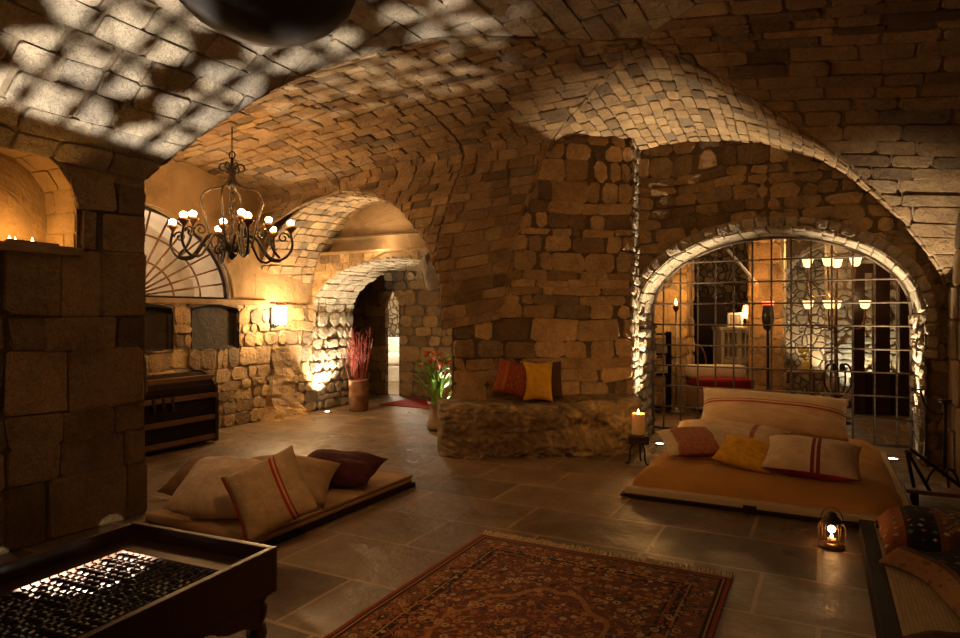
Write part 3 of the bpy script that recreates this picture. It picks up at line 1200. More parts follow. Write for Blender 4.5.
for px, z, w in ((767, 10.8, .26), (673, 10.6, .27)):
    u, v = at(px, z)
    masonry(mb, plane_surf((u - w, v - w, 0), (1, 0, 0)), lambda h: [(0, 2 * w)], 0, GH, (.2, .35), (.2, .4), (u, 5, 1), .01, (.01, .03), .3, .02)
    masonry(mb, plane_surf((u + w, v - w, 0), (0, 1, 0)), lambda h: [(0, 2 * w)], 0, GH, (.2, .35), (.2, .4), (u + 5, v, 1), .01, (.01, .03), .3, .02)
    masonry(mb, plane_surf((u - w, v - w, 0), (0, 1, 0)), lambda h: [(0, 2 * w)], 0, GH, (.2, .35), (.2, .4), (u - 5, v, 1), .01, (.01, .03), .3, .02)
struct('pillar', mb, [M['rubble'], M['mortar']])
# dark timber glazed door at the right end of that room
dA, dB = V((*at(852, 9.6), 0)), V((*at(912, 9.35), 0))
dd = (dB - dA)
dl = dd.length
dm = Matrix.Translation(dA) @ Matrix.Rotation(math.atan2(dd.y, dd.x), 4, 'Z')
door = bpy.data.objects.new('door_1', None)
COL.objects.link(door)
door['kind'] = 'structure'
mb = MB()
for x0, x1 in ((0, .16), (.26, .48), (.60, .86)):
    mb.box(x0, min(x1, dl + .3), -.04, .04, 0, 2.12, .008, 0, dm)
mb.box(0, dl + .2, -.045, .045, 2.06, 2.2, .008, 0, dm)
mb.build('door_frame', M['dark_wood'], door)
mb = MB()
mb.box(.1, dl + .1, -.025, .025, 0, .62, .006, 0, dm)
mb.build('door_panel', M['black_wood'], door)
mb = MB()
for x0, x1 in ((.16, .26), (.48, .60)):
    mb.box(x0, x1, -.004, .004, .6, 2.08, 0, 0, dm)
mb.build('pane', M['glass'], door)
mb = MB()
masonry(mb, lambda x, s: dm @ V((x, .75, s)), lambda s: [(-.25, 1.3)], 0, 2.9, (.1, .2), (.15, .3), (0, 6, 1), .01, (.015, .05), .3, .02)
struct('wall_stair', mb, [M['pale'], M['mortar']])


# ------------------------------------------------------------------ cushions
def pillow_mesh(w, h, t, n=18, seed=0, pinch=.07, wr=.012, sag=0.0, both=None):
    """pillow in the XZ plane, thickness along Y; bottom side may take material 1"""
    mb = MB()
    vs, fs, uv, mi = [], [], [], []

    def pt(i, j, sgn):
        X, Z = -1 + 2 * i / n, -1 + 2 * j / n
        x = X * w / 2 * (1 - pinch * (1 - Z * Z))
        z = Z * h / 2 * (1 - pinch * (1 - X * X))
        th = t / 2 * max(0, (1 - abs(X) ** 2.7)) ** .6 * max(0, (1 - abs(Z) ** 2.7)) ** .6
        th *= 1 + sag * (-Z)
        q = noise.noise(V((x * 5 + seed * 7.3, z * 5, sgn * 2.0))) + .5 * noise.noise(V((x * 12 + seed, z * 12, sgn)))
        crease = noise.noise(V((x * 3 + seed, z * 9, 3.1 + sgn)))
        th += (q * wr + crease * wr * .7) * (1 - X ** 4) * (1 - Z ** 4)
        return V((x, sgn * th, z))
    idx = {}
    for sgn in (-1, 1):
        for j in range(n + 1):
            for i in range(n + 1):
                border = i in (0, n) or j in (0, n)
                if border and sgn == 1:
                    idx[(1, i, j)] = idx[(-1, i, j)]
                    continue
                idx[(sgn, i, j)] = len(vs)
                p = pt(i, j, sgn)
                vs.append(p)
                uv.append((i / n, j / n))
        for j in range(n):
            for i in range(n):
                q = (idx[(sgn, i, j)], idx[(sgn, i + 1, j)], idx[(sgn, i + 1, j + 1)], idx[(sgn, i, j + 1)])
                fs.append(q if sgn == -1 else q[::-1])
                mi.append(0 if sgn == -1 or not both else 1)
    o = len(mb.v)
    mb.v = [tuple(p) for p in vs]
    mb.f = fs
    mb.mi = mi
    mb.uv = [[uv[k] for k in f] for f in fs]
    return mb


def cushion(name, label, mats, w, h, t, loc, yaw=0.0, tilt=0.0, roll=0.0, group=None, cat='cushion', piping=None, **kw):
    mats = mats if isinstance(mats, list) else [mats]
    o = pillow_mesh(w, h, t, both=len(mats) > 1, **kw).build(name, mats, None, True)
    o.matrix_world = Matrix.Translation(loc) @ Matrix.Rotation(yaw, 4, 'Z') @ Matrix.Rotation(-tilt, 4, 'X') @ Matrix.Rotation(roll, 4, 'Y')
    bpy.context.view_layer.update()
    tag(o, label, cat, group)
    if piping:
        mb = MB()
        e = [(X, -1) for X in (-1, -.5, 0, .5)] + [(1, Z) for Z in (-1, -.5, 0, .5)] + [(X, 1) for X in (1, .5, 0, -.5)] + [(-1, Z) for Z in (1, .5, 0, -.5)]
        if isinstance(piping, tuple):
            e = piping[1]
            mt = piping[0]
        else:
            mt = piping
        p = kw.get('pinch', .07)
        mb.tube([V((X * w / 2 * (1 - p * (1 - Z * Z)), 0, Z * h / 2 * (1 - p * (1 - X * X)))) for X, Z in e], .009, 6, not isinstance(piping, tuple))
        mb.build('piping', mt, o, True)
    return o


def drop(o, z):
    """lower or raise an object so that its lowest point stands at z"""
    bpy.context.view_layer.update()
    m = o.matrix_world.copy()
    lo = min((m @ v.co).z for v in o.data.vertices)
    o.location.z += z - lo
    bpy.context.view_layer.update()
    return o


D = math.radians
# ------------------------------------------------------------------ bed in front of the gate
BX0, BX1, BY0, BY1, BT = -1.38, .56, 5.15, 7.62, .245
plat = thing('bed_platform', 'low dark-edged platform with pale tape edge under the ochre mattress', 'bed platform', ((BX0 + BX1) / 2, (BY0 + BY1) / 2, 0))
plat_c = ((BX0 + BX1) / 2, (BY0 + BY1) / 2)
w2, l2 = (BX1 - BX0) / 2 + .015, (BY1 - BY0) / 2 + .015
mb = MB()
mb.box(-w2 - .02, w2 + .02, -l2 - .02, l2 + .02, .012, .03, .003)
mb.build('rail', M['black_wood'], plat)
mb = MB()
mb.box(-w2 + .005, w2 - .005, -l2 + .005, l2 - .005, .03, .085, .012)
mb.build('tape_edge', M['pale_tape'], plat)
for x in (-w2 + .12, -.05, w2 - .12):
    for y in ((-l2 + .06) if abs(x) < .2 else -l2 + .16, l2 - .12):
        mb = MB()
        mb.box(x - .045, x + .045, y - .085, y + .04, 0, .055, .004)
        mb.build('foot', M['black_wood'], plat)
# mattress with a loose cover
mb = MB()
nx, ny = 60, 72
wx, wy = (BX1 - BX0) / 2 - .045, (BY1 - BY0) / 2 - .045
vs, uv = [], []


def bed_h(x, y):
    e = min(wx - abs(x), wy - abs(y))
    k = min(1, max(0, e / .24))
    k = math.sqrt(max(0, 1 - (1 - k) ** 2))
    z = .085 + (BT - .085) * k
    nz = noise.noise(V((x * 2.2, y * 2.2, 1.0))) * .022 + noise.noise(V((x * 2 + y * 4, y * 8 - x * 3, 4.0))) * .011 - abs(noise.noise(V((x * 3 + y * 2, y * 5, 2.0)))) * .016
    # long soft folds towards the right side
    fold = math.sin((y * 7 + x * 2.5) + 2 * noise.noise(V((x, y, 0)))) * .012 * min(1, max(0, x + .3))
    return z + (nz + fold) * min(1, k * 1.2)


for j in range(ny + 1):
    for i in range(nx + 1):
        a, b = -1 + 2 * i / nx, -1 + 2 * j / ny
        a = math.copysign(1 - (1 - abs(a)) ** 1.35, a)
        b = math.copysign(1 - (1 - abs(b)) ** 1.35, b)
        x, y = a * wx, b * wy
        z = bed_h(x, y)
        bul = 1 + .012 * noise.noise(V((x * 4, y * 4, 9)))
        vs.append(V((x * bul, y * bul, z)))
        uv.append((i / nx, j / ny))
fs = [(j * (nx + 1) + i, j * (nx + 1) + i + 1, (j + 1) * (nx + 1) + i + 1, (j + 1) * (nx + 1) + i) for j in range(ny) for i in range(nx)]
mb.add(vs, fs, 0, uv)
o = mb.build('mattress', M['ochre'], None, True)
o.location = (*plat_c, 0)
tag(o, 'wide ochre-covered mattress lying before the iron gate', 'mattress')

G = 'cushions on the ochre mattress'
yr = YAW
o = cushion('bolster_pillow', 'long cream bolster with a red stripe leaning at the gate end of the mattress', M['bolster'], 1.36, .43, .40, (-.44, 7.16, .4), D(2), D(30), D(2.2), G, 'bolster', seed=1, pinch=.04, n=24)
drop(o, BT + .012)
o = cushion('cushion', 'wide sack cushion with a faint stripe lying behind the red-patched cushion', [M['sack_faint'], M['red_under']], 1.0, .54, .22, (-.76, 6.26, .32), D(-3), D(78), D(3), G, seed=2)
drop(o, BT - .015)
o = cushion('cushion', 'cream cushion with a faded red patch beside the mustard cushion on the mattress', [M['patch_cloth'], M['red_under']], .58, .46, .18, (-.94, 5.78, .33), D(14), D(74), D(-12), G, seed=3)
drop(o, BT + .015)
o = cushion('cushion', 'plain mustard cushion lying between two others on the ochre mattress', M['bed_yellow'], .44, .40, .17, (-.52, 5.56, .30), D(14), D(68), D(22), G, seed=4)
drop(o, BT - .005)
o = cushion('cushion', 'cream cushion with two dark red stripes at the front of the ochre mattress', [M['sack_two'], M['red_under']], .66, .48, .24, (-.06, 5.52, .33), D(2), D(70), D(5), G, seed=5, sag=.15)
drop(o, BT - .01)

# ------------------------------------------------------------------ left floor mattress
fut = thing('floor_mattress', 'narrow tan floor mattress on a dark board beside the left wall', 'floor mattress', (-3.58, 3.70, 0))
mb = MB()
mb.box(-.53, .54, -.84, .94, 0, .035, .005)
mb.build('board', M['black_wood'], fut)
mb = MB()
mb.box(-.51, .52, -.82, .92, .035, .10, .026)
mb.build('pad', M['cream_tan'], fut, True)
mb = MB()
mb.tube([(.525, -.80, .092), (.525, .90, .092), (-.49, .915, .092)], .010, 6)
mb.build('piping', M['brown_cloth'], fut, True)
G = 'cushions on the left floor mattress'
o = cushion('cushion', 'brown cushion lying at the wall-side end of the left floor mattress', [M['brown_cloth'], M['brown_cloth']], .62, .46, .24, (-3.93, 3.33, .4), YAW + D(16), D(66), D(22), G, seed=6, piping=(M['red_under'], [(1, -1), (1, -.5), (1, 0), (1, .5), (1, 1)]))
drop(o, .092)
o = cushion('cushion', 'big cream cushion leaning between brown and striped ones at the left wall', M['cream_cloth'], .60, .54, .34, (-3.56, 3.10, .4), YAW + D(10), D(70), D(10), G, seed=7, wr=.02)
drop(o, .092)
o = cushion('cushion', 'tan cushion lying flat behind the upright striped cushion', M['cream_tan'], .72, .5, .28, (-3.44, 3.52, .3), YAW + D(8), D(70), D(8), G, seed=8)
drop(o, .092)
o = cushion('cushion', 'dark maroon cushion at the far end of the left floor mattress', M['maroon'], .70, .48, .23, (-3.44, 4.10, .3), YAW - D(6), D(78), D(6), G, seed=9, wr=.022)
drop(o, .092)
o = cushion('cushion', 'burlap cushion with red stripes and a red edge standing upright on the left floor mattress', M['burlap_stripe'], .45, .45, .22, (-2.97, 2.93, .4), YAW + D(6), D(26), D(-26), G, seed=10, wr=.016, piping=(M['red_under'], [(-1, -1), (-1, -.5), (-1, 0), (-1, .5), (-1, 1)]))
drop(o, .092)

# ------------------------------------------------------------------ stone bench on the pier and its cushions
bd = (PB1 - PB0).normalized()
bn = V((bd.y, -bd.x, 0))
mb = MB()
prof = [(.47, 0), (.50, .07), (.49, .2), (.47, .34), (.455, .46), (.42, .525), (.35, .55), (.22, .555), (.1, .56), (-.02, .565)]
prof = [(p.x, p.y) for p in chaikin([(a, b, 0) for a, b in prof], 3)]
ns = 170
vs = []
for i in range(ns + 1):
    s = -.16 + (pl + .16 - .02) * i / ns
    # rounded left end, shallower right end
    k = min(1, (s + .16) / .45)
    end = math.sqrt(max(0.0, 1 - (1 - k) ** 2)) * .85 + .15
    kr = min(1, max(0, (pl - .02 - s) / .35))
    end *= .72 + .28 * kr ** .6
    for (d, h) in prof:
        p = PB0 + bd * s + bn * (d * end)
        hz = h * (1 - .04 * math.sin(s * 3)) * (.95 + .05 * end)
        q = V((s * 2.2, h * 3.2, d))
        a = noise.noise(q) * .05 + noise.noise(q * 2.6) * .04 - abs(noise.noise(q * 4.5)) * .05 + noise.noise(q * 9) * .016 - abs(noise.noise(q * 16)) * .022
        a *= 1.35
        cave = -.20 * math.exp(-((s - 1.50) / .20) ** 2 - ((h - .20) / .15) ** 2) - .05 * math.exp(-((s - .45) / .3) ** 2 - ((h - .17) / .12) ** 2) - .03 * math.exp(-((h - .27 - .06 * (s - .9)) / .022) ** 2) * (1 if .5 < s < 1.35 else 0)
        if d > .36:
            p = p + bn * (a + cave)
        else:
            hz += a * .3 * (d / .36 if d > 0 else 0)
        vs.append(V((p.x, p.y, max(0, hz))))
k = len(prof)
fs = [(i * k + j, (i + 1) * k + j, (i + 1) * k + j + 1, i * k + j + 1) for i in range(ns) for j in range(k - 1)]
fs.append(tuple(range(k)))
fs.append(tuple(range(ns * k, ns * k + k))[::-1])
mb.add(vs, fs)
o = mb.build('stone_bench', M['rock'], None, True)
tag(o, 'rough hewn rock bench along the foot of the stone pier', 'bench')
G = 'cushions on the rock bench'
x, y = at(514, 6.84)
o = cushion('cushion', 'rust red woven cushion leaning on the pier, left on the rock bench', M['red_kilim'], .40, .38, .18, (x, y, .75), YAW, D(14), D(14), G, seed=11)
drop(o, .552)
x, y = at(548, 6.94)
o = cushion('cushion', 'dark brown cushion half hidden behind the mustard cushion on the rock bench', M['dark_brown_cloth'], .30, .40, .12, (x, y, .75), YAW + D(-12), D(10), D(-3), G, seed=12)
drop(o, .552)
x, y = at(538, 6.80)
o = cushion('cushion', 'mustard cushion standing upright in the middle of the rock bench', M['yellow'], .31, .42, .17, (x, y, .75), YAW, D(12), D(1), G, seed=13, pinch=.1)
drop(o, .552)

# ------------------------------------------------------------------ lattice table
tab = thing('lattice_table', 'dark carved table with a sunken turned lattice top in the foreground', 'table', (-2.52, 2.06, 0), D(4))
TW, TL, TH = .88, 1.55, .45
RW = .03
mb = MB()
for (x0, x1, y0, y1) in ((-TW / 2, TW / 2, -RW, 0), (-TW / 2, TW / 2, -TL, -TL + RW), (-TW / 2, -TW / 2 + RW, -TL + RW, -RW), (TW / 2 - RW, TW / 2, -TL + RW, -RW)):
    mb.box(x0, x1, y0, y1, TH - .19, TH, .006)
mb.build('side_rail', M['dark_wood'], tab)
LX, LY0, LY1, LZ = .30, -TL + .17, -.17, TH - .075
mb = MB()
for (x0, x1, y0, y1) in ((-TW / 2 + RW, -LX, -TL + RW, -RW), (LX, TW / 2 - RW, -TL + RW, -RW), (-LX, LX, LY1, -RW), (-LX, LX, -TL + RW, LY0)):
    mb.box(x0, x1, y0, y1, LZ - .012, LZ + .008, .002)
mb.build('inner_border', M['dark_wood'], tab)
mb = MB()
P = .036
nx, ny = int(2 * LX / P), int((LY1 - LY0) / P)
spx, spy = 2 * LX / nx, (LY1 - LY0) / ny
for i in range(nx + 1):
    for j in range(ny + 1):
        x, y = -LX + i * spx, LY0 + j * spy
        if 0 < i < nx and 0 < j < ny:
            mb.ball((x, y, LZ), .006 if noise.noise(V((x * 11 + y * 5, y * 19, 3))) + .55 * noise.noise(V((x * 33, y * 37, 8))) < .07 else .0205, 6, 4, 0, .6)  # bead sizes clustered on purpose to shape blotchy shadows on the vault
        if 0 < i < nx and j < ny:
            yy = y + spy / 2
            mb.lathe([(.003, -.5 * spy), (.0042, -.25 * spy), (.0075, 0), (.0042, .25 * spy), (.003, .5 * spy)], (0, 0, 0), 6, 0, mat=Matrix.Translation((x, yy, LZ)) @ Matrix.Rotation(PI / 2, 4, 'X'))
        if 0 < j < ny and i < nx:
            xx = x + spx / 2
            mb.lathe([(.003, -.5 * spx), (.0042, -.25 * spx), (.0075, 0), (.0042, .25 * spx), (.003, .5 * spx)], (0, 0, 0), 6, 0, mat=Matrix.Translation((xx, y, LZ)) @ Matrix.Rotation(PI / 2, 4, 'Y'))
mb.build('lattice_panel', M['lattice_wood'], tab, True)
legp = [(.035, 0), (.04, .01), (.028, .035), (.036, .06), (.045, .09), (.038, .12), (.026, .135), (.036, .15), (.044, .18), (.046, .205), (.030, .225), (.042, .235), (.042, .262)]
for sx in (-1, 1):
    for y in (-.06, -TL + .06):
        mb = MB()
        mb.lathe(legp, (sx * (TW / 2 - .06), y, 0), 14)
        mb.box(sx * (TW / 2 - .06) - .045, sx * (TW / 2 - .06) + .045, y - .045, y + .045, .25, TH - .09, .004)
        mb.build('leg', M['dark_wood'], tab, True)


def apron(p0, p1, nrm):
    """scalloped board under a rail"""
    mb = MB()
    p0, p1, nr = V(p0), V(p1), V(nrm)
    L = (p1 - p0).length
    top, n = TH - .18, 60
    low = []
    for i in range(n + 1):
        t = i / n
        a = abs(2 * t - 1)
        d = .035 + .085 * max(0, (a - .62) / .38) ** .8 + .014 * abs(math.sin(a * PI * 3.5)) * (a > .35)
        low.append(d)
    f, b = [], []
    for i in range(n + 1):
        p = p0.lerp(p1, i / n)
        for off in (0, .018):
            q = p - nr * off
            mb.v.append((q.x, q.y, top + .01))
            mb.v.append((q.x, q.y, top - low[i]))
    for i in range(n):
        a, c = i * 4, i * 4 + 4
        for fc in ((a, a + 1, c + 1, c), (a + 2, c + 2, c + 3, a + 3), (a + 1, a + 3, c + 3, c + 1)):
            mb.f.append(fc)
            mb.mi.append(0)
            mb.uv.append([(0, 0)] * 4)
    return mb


hw = TW / 2
for p0, p1, nr in (((hw - .005, -.1, 0), (hw - .005, -TL + .1, 0), (1, 0, 0)), ((-hw + .005, -.1, 0), (-hw + .005, -TL + .1, 0), (-1, 0, 0)), ((-hw + .1, -.005, 0), (hw - .1, -.005, 0), (0, 1, 0))):
    apron(p0, p1, nr).build('apron', M['dark_wood'], tab)

# ------------------------------------------------------------------ rug
rug = thing('rug', 'red and blue oriental rug with a pale fringe on the stone floor', 'rug', (-1.2, 3.8, 0))
mb = MB()
RWd, RLn = 1.54, 2.5
nx, ny = 24, 40
vs, uv = [], []
for j in range(ny + 1):
    for i in range(nx + 1):
        x, y = -RWd / 2 + RWd * i / nx, -RLn * j / ny
        vs.append(V((x + .006 * noise.noise(V((0, y * 3, 0))), y + .008 * noise.noise(V((x * 3, 0, 5))), .012 + .003 * noise.noise(V((x * 4, y * 4, 0))))))
        uv.append((RWd * i / nx, RLn * j / ny))
fs = [(j * (nx + 1) + i, (j + 1) * (nx + 1) + i, (j + 1) * (nx + 1) + i + 1, j * (nx + 1) + i + 1) for j in range(ny) for i in range(nx)]
mb.add(vs, fs, 0, uv)
o = len(mb.v)
edge = [j * (nx + 1) for j in range(ny + 1)] + [ny * (nx + 1) + i for i in range(1, nx + 1)] + [j * (nx + 1) + nx for j in range(ny - 1, -1, -1)] + [i for i in range(nx - 1, -1, -1)]
ev = [V((vs[k].x, vs[k].y, 0.001)) for k in edge]
mb.add([vs[k] for k in edge] + ev, [(i, i + 1, len(edge) + i + 1, len(edge) + i) for i in range(len(edge) - 1)], 0, [uv[k] for k in edge] * 2)
mb.build('woven_field', M['rug'], rug, True)
mb = MB()
for i in range(110):
    x = -RWd / 2 + RWd * (i + .5) / 110
    L = U(.05, .085)
    dx = U(-.02, .02)
    mb.tube([(x, -.004, .01), (x + dx * .4, L * .5, .018 + U(0, .012)), (x + dx, L, .004)], [.0055, .0055, .004], 4)
mb.build('fringe', M['fringe'], rug)

# ------------------------------------------------------------------ right-hand day bed with kilims
day = thing('day_bed', 'low dark-framed day bed with a ribbed beige pad at the right edge', 'day bed', (.66, 3.5, 0))
mb = MB()
for (x0, x1, y0, y1) in ((-.44, -.36, -1.3, 1.38), (.36, .43, -1.3, 1.38), (-.36, .36, 1.3, 1.38), (-.36, .36, -1.3, -1.22)):
    mb.box(x0, x1, y0, y1, 0, .13, .008)
mb.build('frame', M['black_wood'], day)
mb = MB()
vs = [(-.36, -1.22, .135), (.36, -1.22, .135), (.36, 1.3, .135), (-.36, 1.3, .135)]
mb.add(vs, [(0, 1, 2, 3)], 0, [(0, 0), (3, 0), (3, 3), (0, 3)])
mb.add([(-.36, -1.22, .02), (.36, -1.22, .02), (.36, 1.3, .02), (-.36, 1.3, .02)] + vs, [(0, 1, 5, 4), (1, 2, 6, 5), (2, 3, 7, 6), (3, 0, 4, 7), (3, 2, 1, 0)], 0, [(0, 0)] * 8)
mb.build('ribbed_pad', M['tatami'], day)


def drape(pts_w, pts_l, hf, thick=.014, nu=50, nv=40, seed=0):
    """cloth sheet over a rectangle, hf(a, b) -> (x, y, z), with thickness"""
    mb = MB()
    vs, uv = [], []
    for sgn in (0, 1):
        for j in range(nv + 1):
            for i in range(nu + 1):
                p = V(hf(i / nu, j / nv))
                vs.append(p - V((0, 0, thick * sgn)))
                uv.append((i / nu * pts_w, j / nv * pts_l))
    N = (nu + 1) * (nv + 1)
    fs = []
    for j in range(nv):
        for i in range(nu):
            q = (j * (nu + 1) + i, j * (nu + 1) + i + 1, (j + 1) * (nu + 1) + i + 1, (j + 1) * (nu + 1) + i)
            fs.append(q)
            fs.append(tuple(k + N for k in q[::-1]))
    ed = [i for i in range(nu + 1)] + [j * (nu + 1) + nu for j in range(1, nv + 1)] + [nv * (nu + 1) + i for i in range(nu - 1, -1, -1)] + [j * (nu + 1) for j in range(nv - 1, 0, -1)]
    for a, b in zip(ed, ed[1:] + ed[:1]):
        fs.append((b, a, a + N, b + N))
    mb.add(vs, fs, 0, uv)
    return mb


G = 'kilims on the right-hand day bed'


def k1(a, b):
    # folded carpet lying as a thick roll across the far end
    x = .30 + .78 * a
    t = b * 2 - 1
    y = 4.36 + .34 * t + .04 * math.sin(a * 7) - .05 * a
    z = .15 + .20 * max(0, 1 - abs(t) ** 2.6) ** .6 * (.72 + .28 * min(1, a * 5)) + .022 * noise.noise(V((x * 6, y * 5, 2)))
    if a < .06:
        z -= (.06 - a) / .06 * .10 * max(0, 1 - abs(t))
    return (x, y, z)


o = drape(1.0, 1.0, k1).build('kilim_bundle', M['kilim_a'], None, True)
tag(o, 'folded bright-patterned kilim lying across the far end of the right day bed', 'kilim', G)


def k2(a, b):
    y = 4.0 - 1.1 * b
    x0 = .27 + .34 * (1 - math.exp(-(b * 3.0))) + .03 * math.sin(b * 9)
    x = x0 + (1.08 - x0) * a
    z = .16 + .13 * (1 - math.exp(-a * 5)) + .03 * noise.noise(V((x * 5, y * 4, 7))) + .03 * math.exp(-((a - .12) / .08) ** 2)
    return (x, y, z)


o = drape(1.0, 1.2, k2).build('kilim_blanket', M['kilim_b'], None, True)
tag(o, 'dark patterned kilim heaped over the ribbed pad of the right day bed', 'kilim', G)


def k2b(a, b):
    y = 4.02 - 1.08 * b
    x0 = .22 + .35 * (1 - math.exp(-(b * 3.0))) + .03 * math.sin(b * 9)
    x = x0 + .13 * a
    z = .15 + .05 * math.sin(PI * a) + .02 * noise.noise(V((x * 8, y * 5, 3))) + .02
    return (x, y, z)


x, y = at(912, 2.98)
o = cushion('cushion', 'dark folded cushion at the near end of the right day bed', M['dark_brown_cloth'], .36, .24, .14, (.47, 2.86, .22), D(12), D(80), 0, 'cushions at the near end of the right day bed', seed=21, wr=.03)
drop(o, .13)
o = cushion('cushion', 'rounded tan and brown cushion in the bottom right corner by the kilims', M['brown_cloth'], .40, .32, .2, (.80, 2.66, .26), D(10), D(66), 0, 'cushions at the near end of the right day bed', seed=22, wr=.02)
drop(o, .134)

# ------------------------------------------------------------------ lantern on the floor
lan = thing('lantern', 'small glass lantern with a lit candle on the floor by the day bed', 'lantern', (.06, 4.62, 0))
mb = MB()
mb.lathe([(.05, 0), (.072, .004), (.075, .02), (.06, .03), (.055, .036)], (0, 0, 0), 20)
mb.build('base', M['bronze'], lan, True)
mb = MB()
mb.lathe([(.054, .034), (.068, .06), (.072, .10), (.066, .14), (.05, .165)], (0, 0, 0), 24)
mb.f = mb.f[:-2]
mb.mi = mb.mi[:-2]
mb.uv = mb.uv[:-2]
mb.build('glass_globe', M['glass'], lan, True)
mb = MB()
for k in range(6):
    a = PI * 2 * k / 6
    mb.tube([(r * math.cos(a), r * math.sin(a), z) for r, z in ((.062, .03), (.074, .06), (.078, .10), (.072, .14), (.052, .168))], .0025, 5)
mb.build('cage', M['bronze'], lan, True)
mb = MB()
mb.lathe([(.056, .163), (.058, .17), (.045, .185), (.03, .2), (.026, .215), (.012, .222), (.001, .225)], (0, 0, 0), 20)
mb.build('cap', M['iron'], lan, True)
mb = MB()
mb.tube([(.06 * math.cos(t), 0, .175 + .075 * math.sin(t)) for t in [PI * i / 12 for i in range(13)]], .003, 5)
mb.build('handle', M['iron'], lan, True)
mb = MB()
mb.lathe([(.022, .036), (.022, .062), (.001, .062)], (0, 0, 0), 14)
fl_ = mb.build('candle', M['wax'], lan, True)
mb = MB()
mb.lathe([(.001, .062), (.006, .068), (.008, .075), (.004, .086), (.001, .096)], (0, 0, 0), 10)
mb.build('flame', M['flame'], lan, True)
light('lantern_light', 'POINT', (0, 0, .115), .9, (1, .5, .18), .02, parent=lan)

# ------------------------------------------------------------------ candle on a tripod by the bench
cs = thing('candle_stand', 'squat black iron tripod holding a thick candle beside the rock bench', 'candle stand', (-1.58, 6.36, 0))
mb = MB()
mb.box(-.095, .095, -.095, .095, .20, .285, .012, 0, Matrix.Rotation(.3, 4, 'Z'))
mb.build('holder', M['iron'], cs)
for k in range(3):
    a = 2 * PI * k / 3 - .5
    c_, s_ = math.cos(a), math.sin(a)
    mb = MB()
    mb.tube([(r * c_, r * s_, z) for r, z in [(p.x, p.y) for p in chaikin([(.03, .205, 0), (.06, .19, 0), (.085, .12, 0), (.08, .05, 0), (.105, .006, 0), (.13, .012, 0)], 2)]], .009, 6)
    mb.build('leg', M['iron'], cs, True)
can = thing('candle', 'thick lit pillar candle standing in the squat iron tripod', 'candle', (-1.58, 6.36, .285))
mb = MB()
mb.lathe([(.062, 0), (.064, .01), (.063, .19), (.058, .205), (.045, .195), (.02, .185), (.001, .185)], (0, 0, 0), 24)
mb.build('wax_body', M['wax'], can, True)
mb = MB()
mb.lathe([(.001, .185), (.010, .195), (.012, .21), (.006, .23), (.001, .245)], (0, 0, 0), 10)
mb.build('flame', M['flame'], can, True)
light('candle_light', 'POINT', (0, 0, .27), 5, (1, .48, .13), .03, parent=can)

# ------------------------------------------------------------------ trunk
TRZ = 1.1
tr = thing('trunk', 'old black dome-topped trunk with brown wooden slats against the end wall', 'trunk', (-6.38, 4.5, 0))
tw, tl = .28, .70
mb = MB()
mb.box(-tw, tw, -tl, tl, .03, .46, .012)
mb.build('body', M['black_wood'], tr)


def lid(r0, y0, y1, mb, grow=0.0, n=12):
    pr = [(tw + grow, .465)] + [((tw + grow) * math.cos(PI * i / n), .56 + (.17 + grow) * math.sin(PI * i / n)) for i in range(n + 1)] + [(-tw - grow, .465)]
    k = len(pr)
    mb.add([V((a, y, z)) for y in (y0, y1) for a, z in pr], [(i, i + 1, k + i + 1, k + i) for i in range(k - 1)] + [tuple(range(k)), tuple(range(k, 2 * k))[::-1], (0, k, 2 * k - 1, k - 1)])


mb = MB()
lid(0, -tl, tl, mb)
mb.build('lid', M['black_wood'], tr, False)
for z0, z1 in ((.05, .10), (.25, .30), (.475, .525)):
    mb = MB()
    mb.box(tw - .005, tw + .018, -tl - .01, tl + .01, z0, z1, .005)
    mb.build('slat', M['brown_wood'], tr)
mb = MB()
mb.box(tw * .55, tw * .82, -tl - .008, tl + .008, .65, .70, .005, 0, Matrix.Translation((0, 0, 0)))
mb.build('slat', M['brown_wood'], tr)
for y in (-tl + .02, tl - .02):
    mb = MB()
    lid(0, y - .022, y + .022, mb, .012)
    mb.build('lid_band', M['iron'], tr)
    mb = MB()
    mb.box(-tw - .006, tw + .02, y - .024, y + .024, .02, .46, .004)
    mb.build('corner_band', M['iron'], tr)
for y in (-.11, 0, .11):
    mb = MB()
    mb.box(tw, tw + .026, y - .018, y + .018, .385, .53, .006)
    mb.ball((tw + .024, y, .43), .016, 8, 5)
    mb.build('latch', M['iron'], tr, True)

tr.scale = (1, 1, 1.10)
# ------------------------------------------------------------------ twigs and flowers
pot = thing('twig_pot', 'tall brown clay jar holding red twigs beside the low arch', 'jar', (-6.22, 7.92, 0))
mb = MB()
mb.lathe([(.135, 0), (.145, .02), (.15, .22), (.155, .24), (.15, .26), (.145, .44), (.152, .47), (.13, .47), (.125, .30), (.001, .29)], (0, 0, 0), 24)
mb.build('jar_body', M['copper'], pot, True)
tw_ = thing('twig_bunch', 'bunch of bare red twigs standing in the tall clay jar', 'twigs', (-6.22, 7.92, .3))
for k in range(30):
    a, r = U(0, 2 * PI), U(.15, 1)
    top = V((.34 * r * math.cos(a) - .05, .26 * r * math.sin(a), U(.6, .98)))
    b0 = V((.10 * r * math.cos(a), .10 * r * math.sin(a), 0))
    mid = b0.lerp(top, .55) + V((U(-.03, .03), U(-.03, .03), 0))
    mb = MB()
    mb.tube(chaikin([b0, mid, top], 2), .0042, 4)
    for _ in range(4):
        t = U(.45, .95)
        q = b0.lerp(top, t)
        mb.tube([q, q + V((U(-.06, .06), U(-.06, .06), U(.06, .16)))], .003, 4)
    mb.build('twig', M['twig_red'], tw_)

